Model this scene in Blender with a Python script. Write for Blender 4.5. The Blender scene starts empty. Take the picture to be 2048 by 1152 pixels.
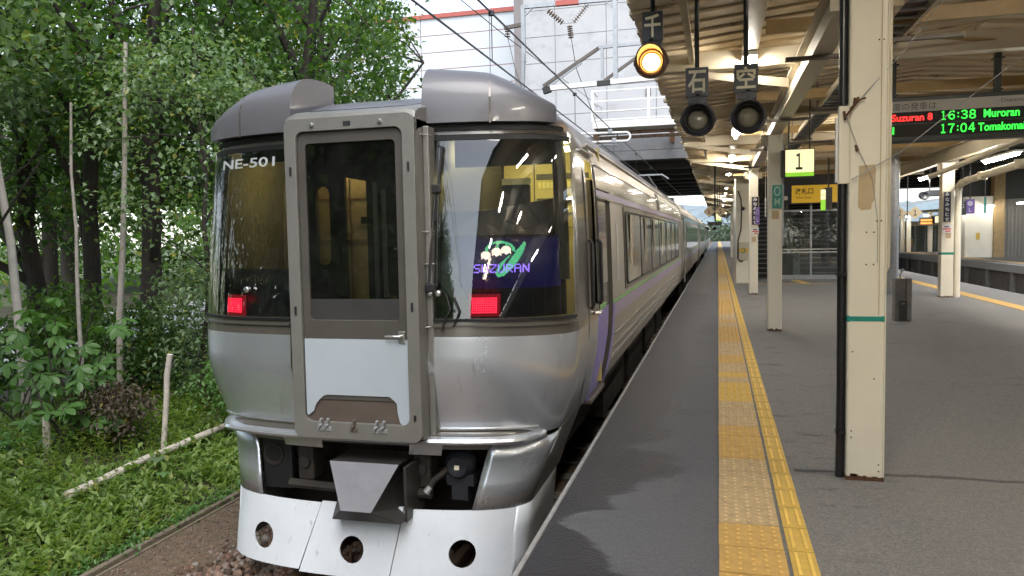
import bpy, bmesh, math, random
import numpy as np
from mathutils import Vector, Matrix, geometry
random.seed(7); RNG = np.random.default_rng(7)
R = math.radians
C = bpy.context.scene.collection
SC = bpy.context.scene

# ------------------------------------------------------------------ camera
cam = bpy.data.cameras.new('camera'); camo = bpy.data.objects.new('camera', cam); C.objects.link(camo)
cam.sensor_width = 36; cam.lens = 36 * 1538 / 2048; cam.clip_end = 3000; cam.clip_start = 0.05
YAW, PIT, ROL = R(15.0354), R(3.7599), R(1.1)
_R = Vector((math.cos(YAW), math.sin(YAW), 0))
_F = Vector((-math.sin(YAW) * math.cos(PIT), math.cos(YAW) * math.cos(PIT), -math.sin(PIT)))
_U = Vector((-math.sin(YAW) * math.sin(PIT), math.cos(YAW) * math.sin(PIT), math.cos(PIT)))
R2 = math.cos(ROL) * _R - math.sin(ROL) * _U
U2 = math.sin(ROL) * _R + math.cos(ROL) * _U
camo.matrix_world = Matrix(((R2.x, U2.x, -_F.x, 0), (R2.y, U2.y, -_F.y, 0), (R2.z, U2.z, -_F.z, 1.5), (0, 0, 0, 1)))
SC.camera = camo

# ------------------------------------------------------------------ sky, sun, exposure
w = bpy.data.worlds.new('World'); SC.world = w; w.use_nodes = True
nt = w.node_tree; nt.nodes.clear()
SUN_EL, SUN_AZ = R(56), R(166)
sky = nt.nodes.new('ShaderNodeTexSky'); sky.sky_type = 'NISHITA'; sky.sun_disc = False
sky.sun_elevation = SUN_EL; sky.sun_rotation = SUN_AZ; sky.dust_density = 1.0; sky.air_density = 1.0
hs = nt.nodes.new('ShaderNodeHueSaturation'); hs.inputs['Saturation'].default_value = 0.52
bg = nt.nodes.new('ShaderNodeBackground'); bg.inputs['Strength'].default_value = 0.15
wo = nt.nodes.new('ShaderNodeOutputWorld')
nt.links.new(sky.outputs[0], hs.inputs['Color']); nt.links.new(hs.outputs[0], bg.inputs[0]); nt.links.new(bg.outputs[0], wo.inputs[0])
sl = bpy.data.lights.new('sun', 'SUN'); sl.energy = 1.15; sl.angle = R(40); sl.color = (1, .97, .92)
so = bpy.data.objects.new('sun', sl); C.objects.link(so)
sd = Vector((math.sin(SUN_AZ) * math.cos(SUN_EL), math.cos(SUN_AZ) * math.cos(SUN_EL), math.sin(SUN_EL)))
so.rotation_euler = sd.to_track_quat('Z', 'Y').to_euler(); so.location = (-8, -20, 30)
vs = SC.view_settings
SC.display_settings.display_device = 'sRGB'
vs.view_transform = 'Standard'; vs.look = 'None'; vs.exposure = 1.46; vs.gamma = 1; vs.use_curve_mapping = False
SC.render.engine = 'CYCLES'
cy = SC.cycles; cy.use_denoising = True; cy.max_bounces = 8; cy.diffuse_bounces = 4; cy.glossy_bounces = 4
cy.transmission_bounces = 4; cy.transparent_max_bounces = 12; cy.sample_clamp_indirect = 6; cy.caustics_reflective = False; cy.caustics_refractive = False
try: cy.denoiser = 'OPENIMAGEDENOISE'
except Exception: pass

# ------------------------------------------------------------------ materials
def N(t, k, **kw):
    n = t.nodes.new(k)
    for a, b in kw.items():
        if a in n.inputs: n.inputs[a].default_value = b
        else: setattr(n, a, b)
    return n
def mixc(t, fac, a, b, blend='MIX'):
    m = t.nodes.new('ShaderNodeMix'); m.data_type = 'RGBA'; m.blend_type = blend
    for sock, v in ((m.inputs[0], fac), (m.inputs[6], a), (m.inputs[7], b)):
        if hasattr(v, 'is_output'): t.links.new(v, sock)
        elif isinstance(v, (int, float)): sock.default_value = v
        else: sock.default_value = (*v[:3], 1)
    return m.outputs[2]
def mth(t, op, a, b=0.0, c=0.0):
    m = t.nodes.new('ShaderNodeMath'); m.operation = op
    for s, v in zip(m.inputs, (a, b, c)):
        if hasattr(v, 'is_output'): t.links.new(v, s)
        else: s.default_value = v
    return m.outputs[0]
def ramp(t, v, lo, hi):
    m = t.nodes.new('ShaderNodeMapRange'); m.inputs[1].default_value = lo; m.inputs[2].default_value = hi
    t.links.new(v, m.inputs[0]); return m.outputs[0]
def noise(t, co, scale, detail=4, rough=.6, stretch=None):
    if stretch:
        mp = t.nodes.new('ShaderNodeMapping'); mp.inputs['Scale'].default_value = stretch
        t.links.new(co, mp.inputs[0]); co = mp.outputs[0]
    n = N(t, 'ShaderNodeTexNoise', Scale=scale, Detail=detail, Roughness=rough); t.links.new(co, n.inputs['Vector']); return n.outputs[0]
def base(name):
    m = bpy.data.materials.new(name); m.use_nodes = True; t = m.node_tree; b = t.nodes['Principled BSDF']
    tc = t.nodes.new('ShaderNodeNewGeometry'); return m, t, b, tc.outputs['Position']
def mat(name, col, rough=.5, metal=0.0, var=.12, vs=6, bump=0.0, bs=120, dirt=None, dcol=(.08, .045, .025), dscale=9, dstretch=None, coat=0.0, rvar=.15, spec=.5, stretch=None):
    m, t, b, co = base(name)
    n1 = noise(t, co, vs, 5, .65, stretch)
    lo = [c * (1 - var) for c in col]; hi = [min(1, c * (1 + var)) for c in col]
    c = mixc(t, ramp(t, n1, .3, .7), lo, hi)
    if dirt:
        n2 = noise(t, co, dscale, 6, .7, dstretch)
        c = mixc(t, mth(t, 'MULTIPLY', ramp(t, n2, dirt, dirt + .12), .85), c, dcol)
    t.links.new(c, b.inputs['Base Color'])
    r = mth(t, 'ADD', mth(t, 'MULTIPLY', mth(t, 'SUBTRACT', n1, .5), rvar), rough); t.links.new(r, b.inputs['Roughness'])
    b.inputs['Metallic'].default_value = metal
    b.inputs['Specular IOR Level'].default_value = spec
    if coat: b.inputs['Coat Weight'].default_value = coat; b.inputs['Coat Roughness'].default_value = .08
    if bump:
        n3 = noise(t, co, bs, 3, .6); bp = N(t, 'ShaderNodeBump', Strength=bump, Distance=.01); t.links.new(n3, bp.inputs['Height']); t.links.new(bp.outputs[0], b.inputs['Normal'])
    return m
def emis(name, col, strength, back=(.02, .02, .02)):
    m, t, b, co = base(name)
    b.inputs['Base Color'].default_value = (*back, 1); b.inputs['Emission Color'].default_value = (*col, 1); b.inputs['Emission Strength'].default_value = strength
    return m
def glass(name, tint=(.8, .85, .85), refl=1.0, ior=1.55, rough=0.0, dust=.03):
    m = bpy.data.materials.new(name); m.use_nodes = True; t = m.node_tree; t.nodes.clear()
    o = t.nodes.new('ShaderNodeOutputMaterial'); tr = N(t, 'ShaderNodeBsdfTransparent', Color=(*tint, 1)); gl = N(t, 'ShaderNodeBsdfGlossy', Color=(refl, refl, refl, 1), Roughness=rough)
    fr = N(t, 'ShaderNodeFresnel', IOR=ior); mx = t.nodes.new('ShaderNodeMixShader')
    f2 = mth(t, 'MINIMUM', mth(t, 'MULTIPLY', fr.outputs[0], 1.7), 1.0)
    t.links.new(f2, mx.inputs[0]); t.links.new(tr.outputs[0], mx.inputs[1]); t.links.new(gl.outputs[0], mx.inputs[2])
    df = N(t, 'ShaderNodeBsdfDiffuse', Color=(.55, .56, .55, 1)); m2 = t.nodes.new('ShaderNodeMixShader')
    g = t.nodes.new('ShaderNodeNewGeometry'); nn = noise(t, g.outputs['Position'], 5, 5, .7)
    t.links.new(mth(t, 'MULTIPLY', ramp(t, nn, .3, .75), dust), m2.inputs[0]); t.links.new(mx.outputs[0], m2.inputs[1]); t.links.new(df.outputs[0], m2.inputs[2])
    t.links.new(m2.outputs[0], o.inputs[0]); return m
def leafmat(name, c0, c1, trans=.45, gloss=.4):
    m, t, b, co = base(name); t.nodes.remove(b)
    o = t.nodes['Material Output']; g = t.nodes.new('ShaderNodeNewGeometry')
    n = noise(t, co, 1.3, 3, .6)
    f = mth(t, 'ADD', mth(t, 'MULTIPLY', g.outputs['Random Per Island'], .65), mth(t, 'MULTIPLY', ramp(t, n, .3, .7), .35))
    c = mixc(t, f, c0, c1)
    # a few yellowing leaves
    c = mixc(t, mth(t, 'MULTIPLY', mth(t, 'GREATER_THAN', g.outputs['Random Per Island'], .975), .6), c, (.32, .26, .04))
    p = N(t, 'ShaderNodeBsdfPrincipled', Roughness=gloss); t.links.new(c, p.inputs['Base Color']); p.inputs['Specular IOR Level'].default_value = .45
    tl = t.nodes.new('ShaderNodeBsdfTranslucent'); t.links.new(mixc(t, 1.0, c, (1.7, 1.9, .8), 'MULTIPLY'), tl.inputs['Color'])
    mx = N(t, 'ShaderNodeMixShader'); mx.inputs[0].default_value = trans
    t.links.new(p.outputs[0], mx.inputs[1]); t.links.new(tl.outputs[0], mx.inputs[2]); t.links.new(mx.outputs[0], o.inputs[0]); return m

def asphalt():
    m, t, b, co = base('asphalt')
    sp = N(t, 'ShaderNodeSeparateXYZ'); t.links.new(co, sp.inputs[0]); x, y, z = sp.outputs
    sp1 = N(t, 'ShaderNodeTexVoronoi', Scale=75); t.links.new(co, sp1.inputs['Vector'])
    fine = noise(t, co, 150, 3, .7); med = noise(t, co, 28, 4, .7); big = noise(t, co, .9, 5, .65)
    agg = ramp(t, sp1.outputs['Distance'], .1, .75)
    c = mixc(t, mth(t, 'ADD', mth(t, 'MULTIPLY', ramp(t, fine, .3, .7), .6), mth(t, 'MULTIPLY', agg, .4)), (.055, .055, .055), (.285, .275, .26))
    c = mixc(t, mth(t, 'MULTIPLY', ramp(t, big, .35, .68), .35), c, (.21, .20, .188))
    # worn pale / dark blotches with their own shape
    c = mixc(t, mth(t, 'MULTIPLY', ramp(t, med, .35, .7), .30), c, (.07, .068, .065)); bl = noise(t, co, 1.7, 5, .72, (.55, 1.4, 1)); c = mixc(t, mth(t, 'MULTIPLY', ramp(t, bl, .58, .70), .5), c, (.045, .044, .043))
    # dark oily streaks beside the tactile strip
    sk = noise(t, co, 2.1, 6, .72, (.8, 1.7, 1)); near = mth(t, 'MULTIPLY', ramp(t, x, .5, .58), ramp(t, x, 1.15, .62))
    c = mixc(t, mth(t, 'MULTIPLY', mth(t, 'MULTIPLY', ramp(t, sk, .545, .66), near), .72), c, (.022, .021, .021))
    # gum spots
    vo = N(t, 'ShaderNodeTexVoronoi', Scale=3.3); t.links.new(co, vo.inputs['Vector'])
    c = mixc(t, mth(t, 'MULTIPLY', mth(t, 'LESS_THAN', vo.outputs['Distance'], .045), .5), c, (.25, .25, .24))
    # cross joint crack by the front pillar
    cr = mth(t, 'ABSOLUTE', mth(t, 'SUBTRACT', y, mth(t, 'ADD', 5.07, mth(t, 'MULTIPLY', mth(t, 'SUBTRACT', noise(t, co, 2.5, 3), .5), .12))))
    cm = mth(t, 'MULTIPLY', ramp(t, cr, .045, .005), mth(t, 'GREATER_THAN', x, .46)); c = mixc(t, mth(t, 'MULTIPLY', cm, .8), c, (.02, .02, .02))
    # edge strip: newer blacker surface, wet near the edge
    strip = mth(t, 'LESS_THAN', x, .005)
    c = mixc(t, mth(t, 'MULTIPLY', strip, .66), c, (.055, .060, .077))
    e1 = noise(t, co, 1.15, 2, .5, (.5, 1.5, 1)); e2 = noise(t, co, 6, 3, .6, (.45, 2.6, 1))
    xe = mth(t, 'ADD', mth(t, 'ADD', x, mth(t, 'MULTIPLY', mth(t, 'SUBTRACT', e1, .5), 1.25)), mth(t, 'MULTIPLY', mth(t, 'SUBTRACT', e2, .5), .42))
    lim = mth(t, 'ADD', -.60, ramp(t, y, 3.5, 7.5)); lim = mth(t, 'MINIMUM', mth(t, 'ADD', -.60, mth(t, 'MULTIPLY', ramp(t, y, 3.2, 9.0), .38)), -.2)
    wet = mth(t, 'MULTIPLY', ramp(t, mth(t, 'SUBTRACT', lim, xe), -.012, .012), strip)
    c = mixc(t, mth(t, 'MULTIPLY', wet, .90), c, (.009, .009, .014))
    t.links.new(c, b.inputs['Base Color'])
    t.links.new(mth(t, 'SUBTRACT', .86, mth(t, 'MULTIPLY', wet, .34)), b.inputs['Roughness'])
    bp = N(t, 'ShaderNodeBump', Strength=.55, Distance=.006); hh = mth(t, 'ADD', agg, mth(t, 'MULTIPLY', fine, .8)); t.links.new(hh, bp.inputs['Height']); t.links.new(bp.outputs[0], b.inputs['Normal'])
    return m

M = {}
M['asphalt'] = asphalt()
M['tile_a'] = mat('tile_yellow', (.53, .325, .088), .7, var=.16, vs=14, bump=.3, bs=200, dirt=.63, dcol=(.30, .22, .11), dscale=18)
M['tile_b'] = mat('tile_worn', (.50, .36, .18), .75, var=.18, vs=16, bump=.4, bs=200, dirt=.55, dcol=(.30, .24, .15), dscale=22)
M['tile_c'] = mat('tile_bright', (.60, .385, .07), .65, var=.12, vs=12, bump=.3, bs=200, dirt=.66, dcol=(.30, .2, .08), dscale=20)
def lightened_domes(m, gain):  # dome tops lightened in the colour, standing in for weak shading
    t = m.node_tree; b = t.nodes['Principled BSDF']; l = b.inputs['Base Color'].links[0]; src = l.from_socket
    g = t.nodes.new('ShaderNodeNewGeometry'); sp = t.nodes.new('ShaderNodeSeparateXYZ'); t.links.new(g.outputs['Position'], sp.inputs[0])
    t.links.new(mixc(t, ramp(t, sp.outputs[2], .0092, .0118), src, mixc(t, 1.0, src, (gain, gain*1.03, gain*1.12), 'MULTIPLY')), b.inputs['Base Color'])
for k_ in 'abc': lightened_domes(M['tile_'+k_], 1.38)
M['conc_edge'] = mat('platform_coping', (.27, .27, .27), .8, var=.2, vs=20, bump=.3, dirt=.62, dcol=(.12, .12, .12))
M['conc'] = mat('concrete_dark', (.10, .095, .09), .9, var=.3, vs=3, bump=.4, bs=40, dirt=.6, dcol=(.03, .028, .025), dscale=3)
M['conc_grey'] = mat('concrete_grey', (.20, .19, .175), .9, var=.25, vs=6, bump=.5, bs=60, dirt=.6, dcol=(.1, .09, .08))
M['cream'] = mat('cream_paint', (.55, .485, .365), .42, var=.06, vs=3, dirt=.70, dcol=(.24, .15, .07), dscale=7, bump=.06, bs=30)
M['cream_pillar'] = mat('cream_pillar_paint', (.80, .745, .61), .35, var=.05, vs=2.5, dirt=.735, dcol=(.30, .20, .10), dscale=13, bump=.05, bs=25)
M['cream_old'] = mat('cream_paint_peeling', (.42, .35, .235), .6, var=.16, vs=3, dirt=.62, dcol=(.09, .055, .03), dscale=5, dstretch=(.6, 2.2, 1), bump=.15, bs=30)
M['deck'] = mat('canopy_deck_paint', (.52, .43, .285), .55, var=.14, vs=1.5, dirt=.575, dcol=(.09, .055, .03), dscale=2.6, dstretch=(.7, 3.2, 1), bump=.1, bs=20)
M['deck_b'] = mat('canopy_deck_paint_b', (.46, .375, .245), .55, var=.14, vs=1.5, dirt=.565, dcol=(.08, .048, .026), dscale=3.1, dstretch=(.7, 3.0, 1), bump=.1, bs=20)
M['patch'] = mat('bare_primer', (.52, .40, .235), .6, var=.08, vs=9)
M['rust'] = mat('rust', (.10, .045, .02), .85, var=.4, vs=30, bump=.5, bs=80)
M['tan'] = mat('tan_steel', (.33, .22, .09), .5, var=.15)
M['dark'] = mat('dark_steel', (.030, .028, .026), .5, var=.25, vs=9)
M['darkrod'] = mat('black_pipe', (.016, .016, .018), .32, var=.2)
M['black'] = mat('black_matt', (.008, .008, .009), .6, var=.2)
M['green'] = mat('green_band', (.008, .23, .17), .4, var=.06)
M['steelgrey'] = mat('galvanised', (.36, .37, .38), .45, .5, var=.15, vs=12, dirt=.7)
M['brownsteel'] = mat('brown_angle', (.12, .10, .085), .55, .2, var=.2)
M['signblue'] = mat('slate_plate', (.055, .062, .075), .45, var=.1, dirt=.74, dcol=(.12, .1, .08))
M['ivory'] = mat('ivory_letter', (.82, .76, .58), .5, var=.05)
M['lamp_body'] = mat('lamp_body', (.018, .020, .026), .42, var=.2, dirt=.7, dcol=(.06, .055, .05))
M['lamp_rust'] = mat('lamp_body_brown', (.10, .042, .016), .5, var=.3, vs=14)
M['lens'] = mat('lens_dead', (.30, .28, .22), .14, var=.06, vs=20, coat=.6)
M['amber'] = emis('amber_lens', (1, .55, .13), 11)
M['tube'] = emis('tube_light', (1, .935, .82), 66)
M['tube_far'] = emis('tube_light_cool', (1, .96, .90), 30)
M['sign_lit'] = emis('sign_cream_lit', (1, .88, .46), .42, (.6, .5, .3))
M['sign_green'] = emis('sign_green_lit', (.25, .62, .03), .34, (.2, .4, .05))
M['sign_yellow'] = emis('sign_yellow_lit', (.85, .50, .03), .10, (.5, .3, .02))
M['led_green'] = emis('led_green', (.035, 1, .06), .75)
M['led_red'] = emis('led_red', (1, .03, .025), .85)
M['led_orange'] = emis('led_orange', (1, .32, .05), .8)
M['led_mint'] = emis('led_mint', (.10, .62, .26), .55)
M['led_purple'] = emis('led_purple', (.30, .16, .95), .8)
M['led_white'] = emis('led_white', (1, .78, .62), .9)
M['led_blue'] = emis('led_bluefield', (.03, .03, .28), .05, (.004, .004, .01))
M['tail'] = emis('tail_red', (1, .012, .045), 1.6)
M['tailglow'] = emis('tail_red_housing', (1, .01, .04), .07, (.1, .005, .01))
M['board'] = mat('board_casing', (.030, .038, .038), .45, var=.1)
M['panelwhite'] = mat('board_header', (.50, .48, .45), .4, var=.05)
M['ink'] = mat('ink_black', (.012, .012, .012), .5)
M['inkgrey'] = mat('ink_grey', (.10, .10, .10), .5)
M['white'] = mat('white_paint', (.78, .78, .76), .5, var=.05)
M['navy'] = mat('navy_sign', (.012, .013, .030), .4, var=.1)
M['purple'] = mat('purple_sign', (.20, .12, .42), .4, var=.05)
M['teal'] = mat('teal_sign', (.045, .27, .215), .4, var=.05)
M['teal_l'] = mat('pale_teal_print', (.50, .68, .60), .4)
M['lilac_l'] = mat('pale_lilac_print', (.62, .58, .75), .4)
M['redprint'] = mat('red_print', (.6, .06, .05), .5)
M['yellow'] = mat('yellow_paint', (.62, .40, .05), .5, var=.1)
M['yellow_line'] = mat('yellow_floor_line', (.56, .38, .12), .7, var=.15, dirt=.62, dcol=(.2, .16, .1))
# train
M['silver'] = mat('train_silver_paint', (.61, .635, .68), .25, .74, var=.05, vs=2.2, dirt=.60, dcol=(.40, .40, .40), dscale=5, dstretch=(2.2, 2.2, .35), rvar=.16)
M['silver_skirt'] = mat('train_skirt_paint', (.66, .70, .75), .42, .15, var=.06, vs=3, dirt=.615, dcol=(.36, .34, .32), dscale=11, dstretch=(1.6, 1.6, .45), rvar=.18, bump=.05, bs=9)
M['tgrey'] = mat('train_umber_paint', (.105, .095, .082), .22, .25, var=.06, vs=3, coat=.4, dirt=.74, dcol=(.2, .18, .16))
M['hood'] = mat('train_hood_paint', (.115, .113, .122), .42, .15, var=.06, vs=2, coat=.25, dirt=.7, dcol=(.30, .28, .26))
M['frame'] = mat('train_door_frame', (.20, .195, .18), .38, .35, var=.08, vs=6, dirt=.66, dcol=(.14, .12, .1), dscale=8)
M['doorgrey'] = mat('train_door_grey', (.085, .078, .070), .32, .2, var=.08)
M['doorlight'] = mat('train_door_panel', (.45, .505, .56), .38, .25, var=.03, vs=3, dirt=.74, dcol=(.35, .36, .36))
M['steel'] = mat('train_stainless', (.40, .365, .32), .42, .75, var=.06, vs=4, stretch=(.3, .3, 6), dirt=.72, dcol=(.2, .17, .13), rvar=.12)
M['steel_d'] = mat('train_dark_band', (.16, .145, .125), .22, .5, var=.06, vs=4, coat=.3)
M['lilac'] = mat('train_lilac', (.26, .23, .58), .35, .1, var=.06)
M['lilac_pale'] = mat('train_lilac_stripe', (.40, .33, .50), .35, .3, var=.08)
M['lime'] = mat('train_green_stripe', (.16, .46, .08), .4, .1, var=.06)
M['rubber'] = mat('rubber', (.010, .010, .011), .55, var=.2)
M['chrome'] = mat('bright_metal', (.72, .72, .70), .22, .9, var=.08)
M['under'] = mat('underframe', (.022, .018, .015), .8, var=.4, vs=9, dirt=.6, dcol=(.07, .04, .02))
M['cab_cream'] = mat('cab_cream_paint', (.52, .44, .17), .5, var=.08, vs=4)
M['cab_dark'] = mat('cab_grey_trim', (.035, .034, .034), .45, var=.15)
M['partition'] = mat('gangway_grey', (.040, .040, .038), .5, var=.1)
M['door_cream'] = mat('gangway_door_cream', (.60, .47, .24), .5, var=.05)
M['console'] = mat('console_black', (.018, .018, .020), .55, var=.2)
M['blackpane'] = mat('black_inner_panel', (.006, .007, .013), .35, var=.2)
M['cab_lamp'] = emis('cab_lamp', (1, .85, .40), 16)
M['gang_lamp'] = emis('gangway_lamp', (1, .82, .46), 26)
M['windscreen'] = glass('windscreen_glass', (.80, .84, .82), 1.0, 1.6, 0, .02)
M['doorglass'] = glass('door_glass', (.62, .62, .58), 1.0, 1.45, .02, .015)
M['sideglass'] = mat('train_side_glass', (.045, .036, .026), .06, .0, var=.3, vs=1.2, spec=.9, coat=1.0)
M['clearglass'] = glass('screen_glass', (.82, .86, .84), 1.0, 1.5, .01, .10)
M['roofglass'] = mat('roof_window', (.03, .04, .045), .05, 0, spec=.9, coat=1.0)
# outdoors
M['bark'] = mat('bark', (.045, .036, .028), .9, var=.4, vs=12, bump=1.0, bs=30, stretch=(2, 2, .5))
M['birch'] = mat('birch_bark', (.60, .53, .46), .75, var=.14, vs=9, bump=.3, bs=40, dirt=.62, dcol=(.09, .07, .055), dscale=16, dstretch=(.6, .6, 2.2))
M['birchgrey'] = mat('birch_sapling_bark', (.40, .35, .30), .8, var=.2, vs=9, bump=.3, bs=40, dirt=.6, dcol=(.06, .05, .04), dscale=16, dstretch=(.6, .6, 2.2))
M['leaf'] = leafmat('leaf_dark', (.028, .074, .020), (.10, .17, .045))
M['leaf2'] = leafmat('leaf_mid', (.05, .115, .024), (.14, .23, .055))
M['leaf3'] = leafmat('leaf_silver_green', (.09, .15, .07), (.23, .31, .16), .35, .33)
M['leafy'] = leafmat('leaf_yellow_green', (.10, .17, .025), (.22, .29, .05), .5)
M['leafb'] = leafmat('leaf_shrub', (.065, .155, .04), (.15, .27, .08), .35, .38)
M['weed'] = leafmat('weed_leaf', (.11, .20, .055), (.31, .40, .125), .4)
M['dead'] = leafmat('dead_leaf', (.05, .038, .028), (.15, .112, .080), .2, .7)
M['soil'] = mat('bank_soil', (.050, .040, .026), .95, var=.45, vs=4, bump=1.0, bs=25, dirt=.5, dcol=(.035, .05, .015), dscale=6)
M['ground'] = mat('far_ground', (.10, .12, .055), .95, var=.35, vs=.4, bump=.3, bs=3)
M['ballast_soil'] = mat('ballast_fines', (.125, .090, .060), .95, var=.35, vs=14, bump=1.0, bs=70, dirt=.58, dcol=(.06, .045, .03), dscale=10)
M['stone'] = None
M['timber'] = mat('weathered_timber', (.17, .14, .10), .9, var=.3, vs=18, bump=.5, bs=60, stretch=(1, .2, 1))
M['road'] = mat('road_grey', (.30, .31, .32), .85, var=.12, vs=2)
M['railsteel'] = mat('rail_steel', (.20, .14, .10), .45, .6, var=.3, vs=8)
M['bld'] = mat('concrete_panel', (.43, .43, .435), .75, var=.07, vs=.8, dirt=.56, dcol=(.33, .33, .335), dscale=.55, dstretch=(1, 1, 1.6))
M['bld2'] = mat('metal_panel', (.60, .63, .67), .45, var=.03, vs=.6)
M['bld_joint'] = mat('panel_joint', (.22, .20, .20), .8)
M['bld_red'] = mat('red_trim', (.42, .10, .075), .5, var=.1)
M['beamgrey'] = mat('bridge_girder', (.15, .15, .155), .7, var=.2, vs=2)
M['whiterail'] = mat('white_railing', (.74, .72, .68), .5, var=.06, dirt=.64, dcol=(.3, .16, .08), dscale=5)
M['corr'] = mat('corrugated_grey', (.20, .185, .16), .6, var=.1)
M['insul'] = mat('insulator_brown', (.24, .17, .13), .35, var=.2)
M['farleaf'] = leafmat('far_leaf', (.05, .075, .05), (.09, .12, .08), .2, .7)
M['hill'] = mat('far_hill', (.20, .25, .27), 1.0, var=.3, vs=.05)  # pale blue-grey base colour stands in for distance haze
def stonemat():
    m, t, b, co = base('ballast_stone'); g = t.nodes.new('ShaderNodeNewGeometry')
    cr = t.nodes.new('ShaderNodeValToRGB'); e = cr.color_ramp.elements
    e[0].color = (.05, .035, .027, 1); e[1].color = (.34, .30, .26, 1)
    for p, c in ((0, (.05, .035, .027)), (.3, (.15, .085, .056)), (.55, (.24, .145, .10)), (.8, (.20, .17, .145)), (1, (.19, .155, .13))):
        
        if p in (0, 1): continue
        el = e.new(p); el.color = (*c, 1)
    t.links.new(g.outputs['Random Per Island'], cr.inputs[0]); n = noise(t, co, 60, 4)
    t.links.new(mixc(t, ramp(t, n, .3, .7), mixc(t, .5, cr.outputs[0], (.03, .02, .015)), cr.outputs[0]), b.inputs['Base Color']); b.inputs['Roughness'].default_value = .85
    return m
M['stone'] = stonemat()

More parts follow.
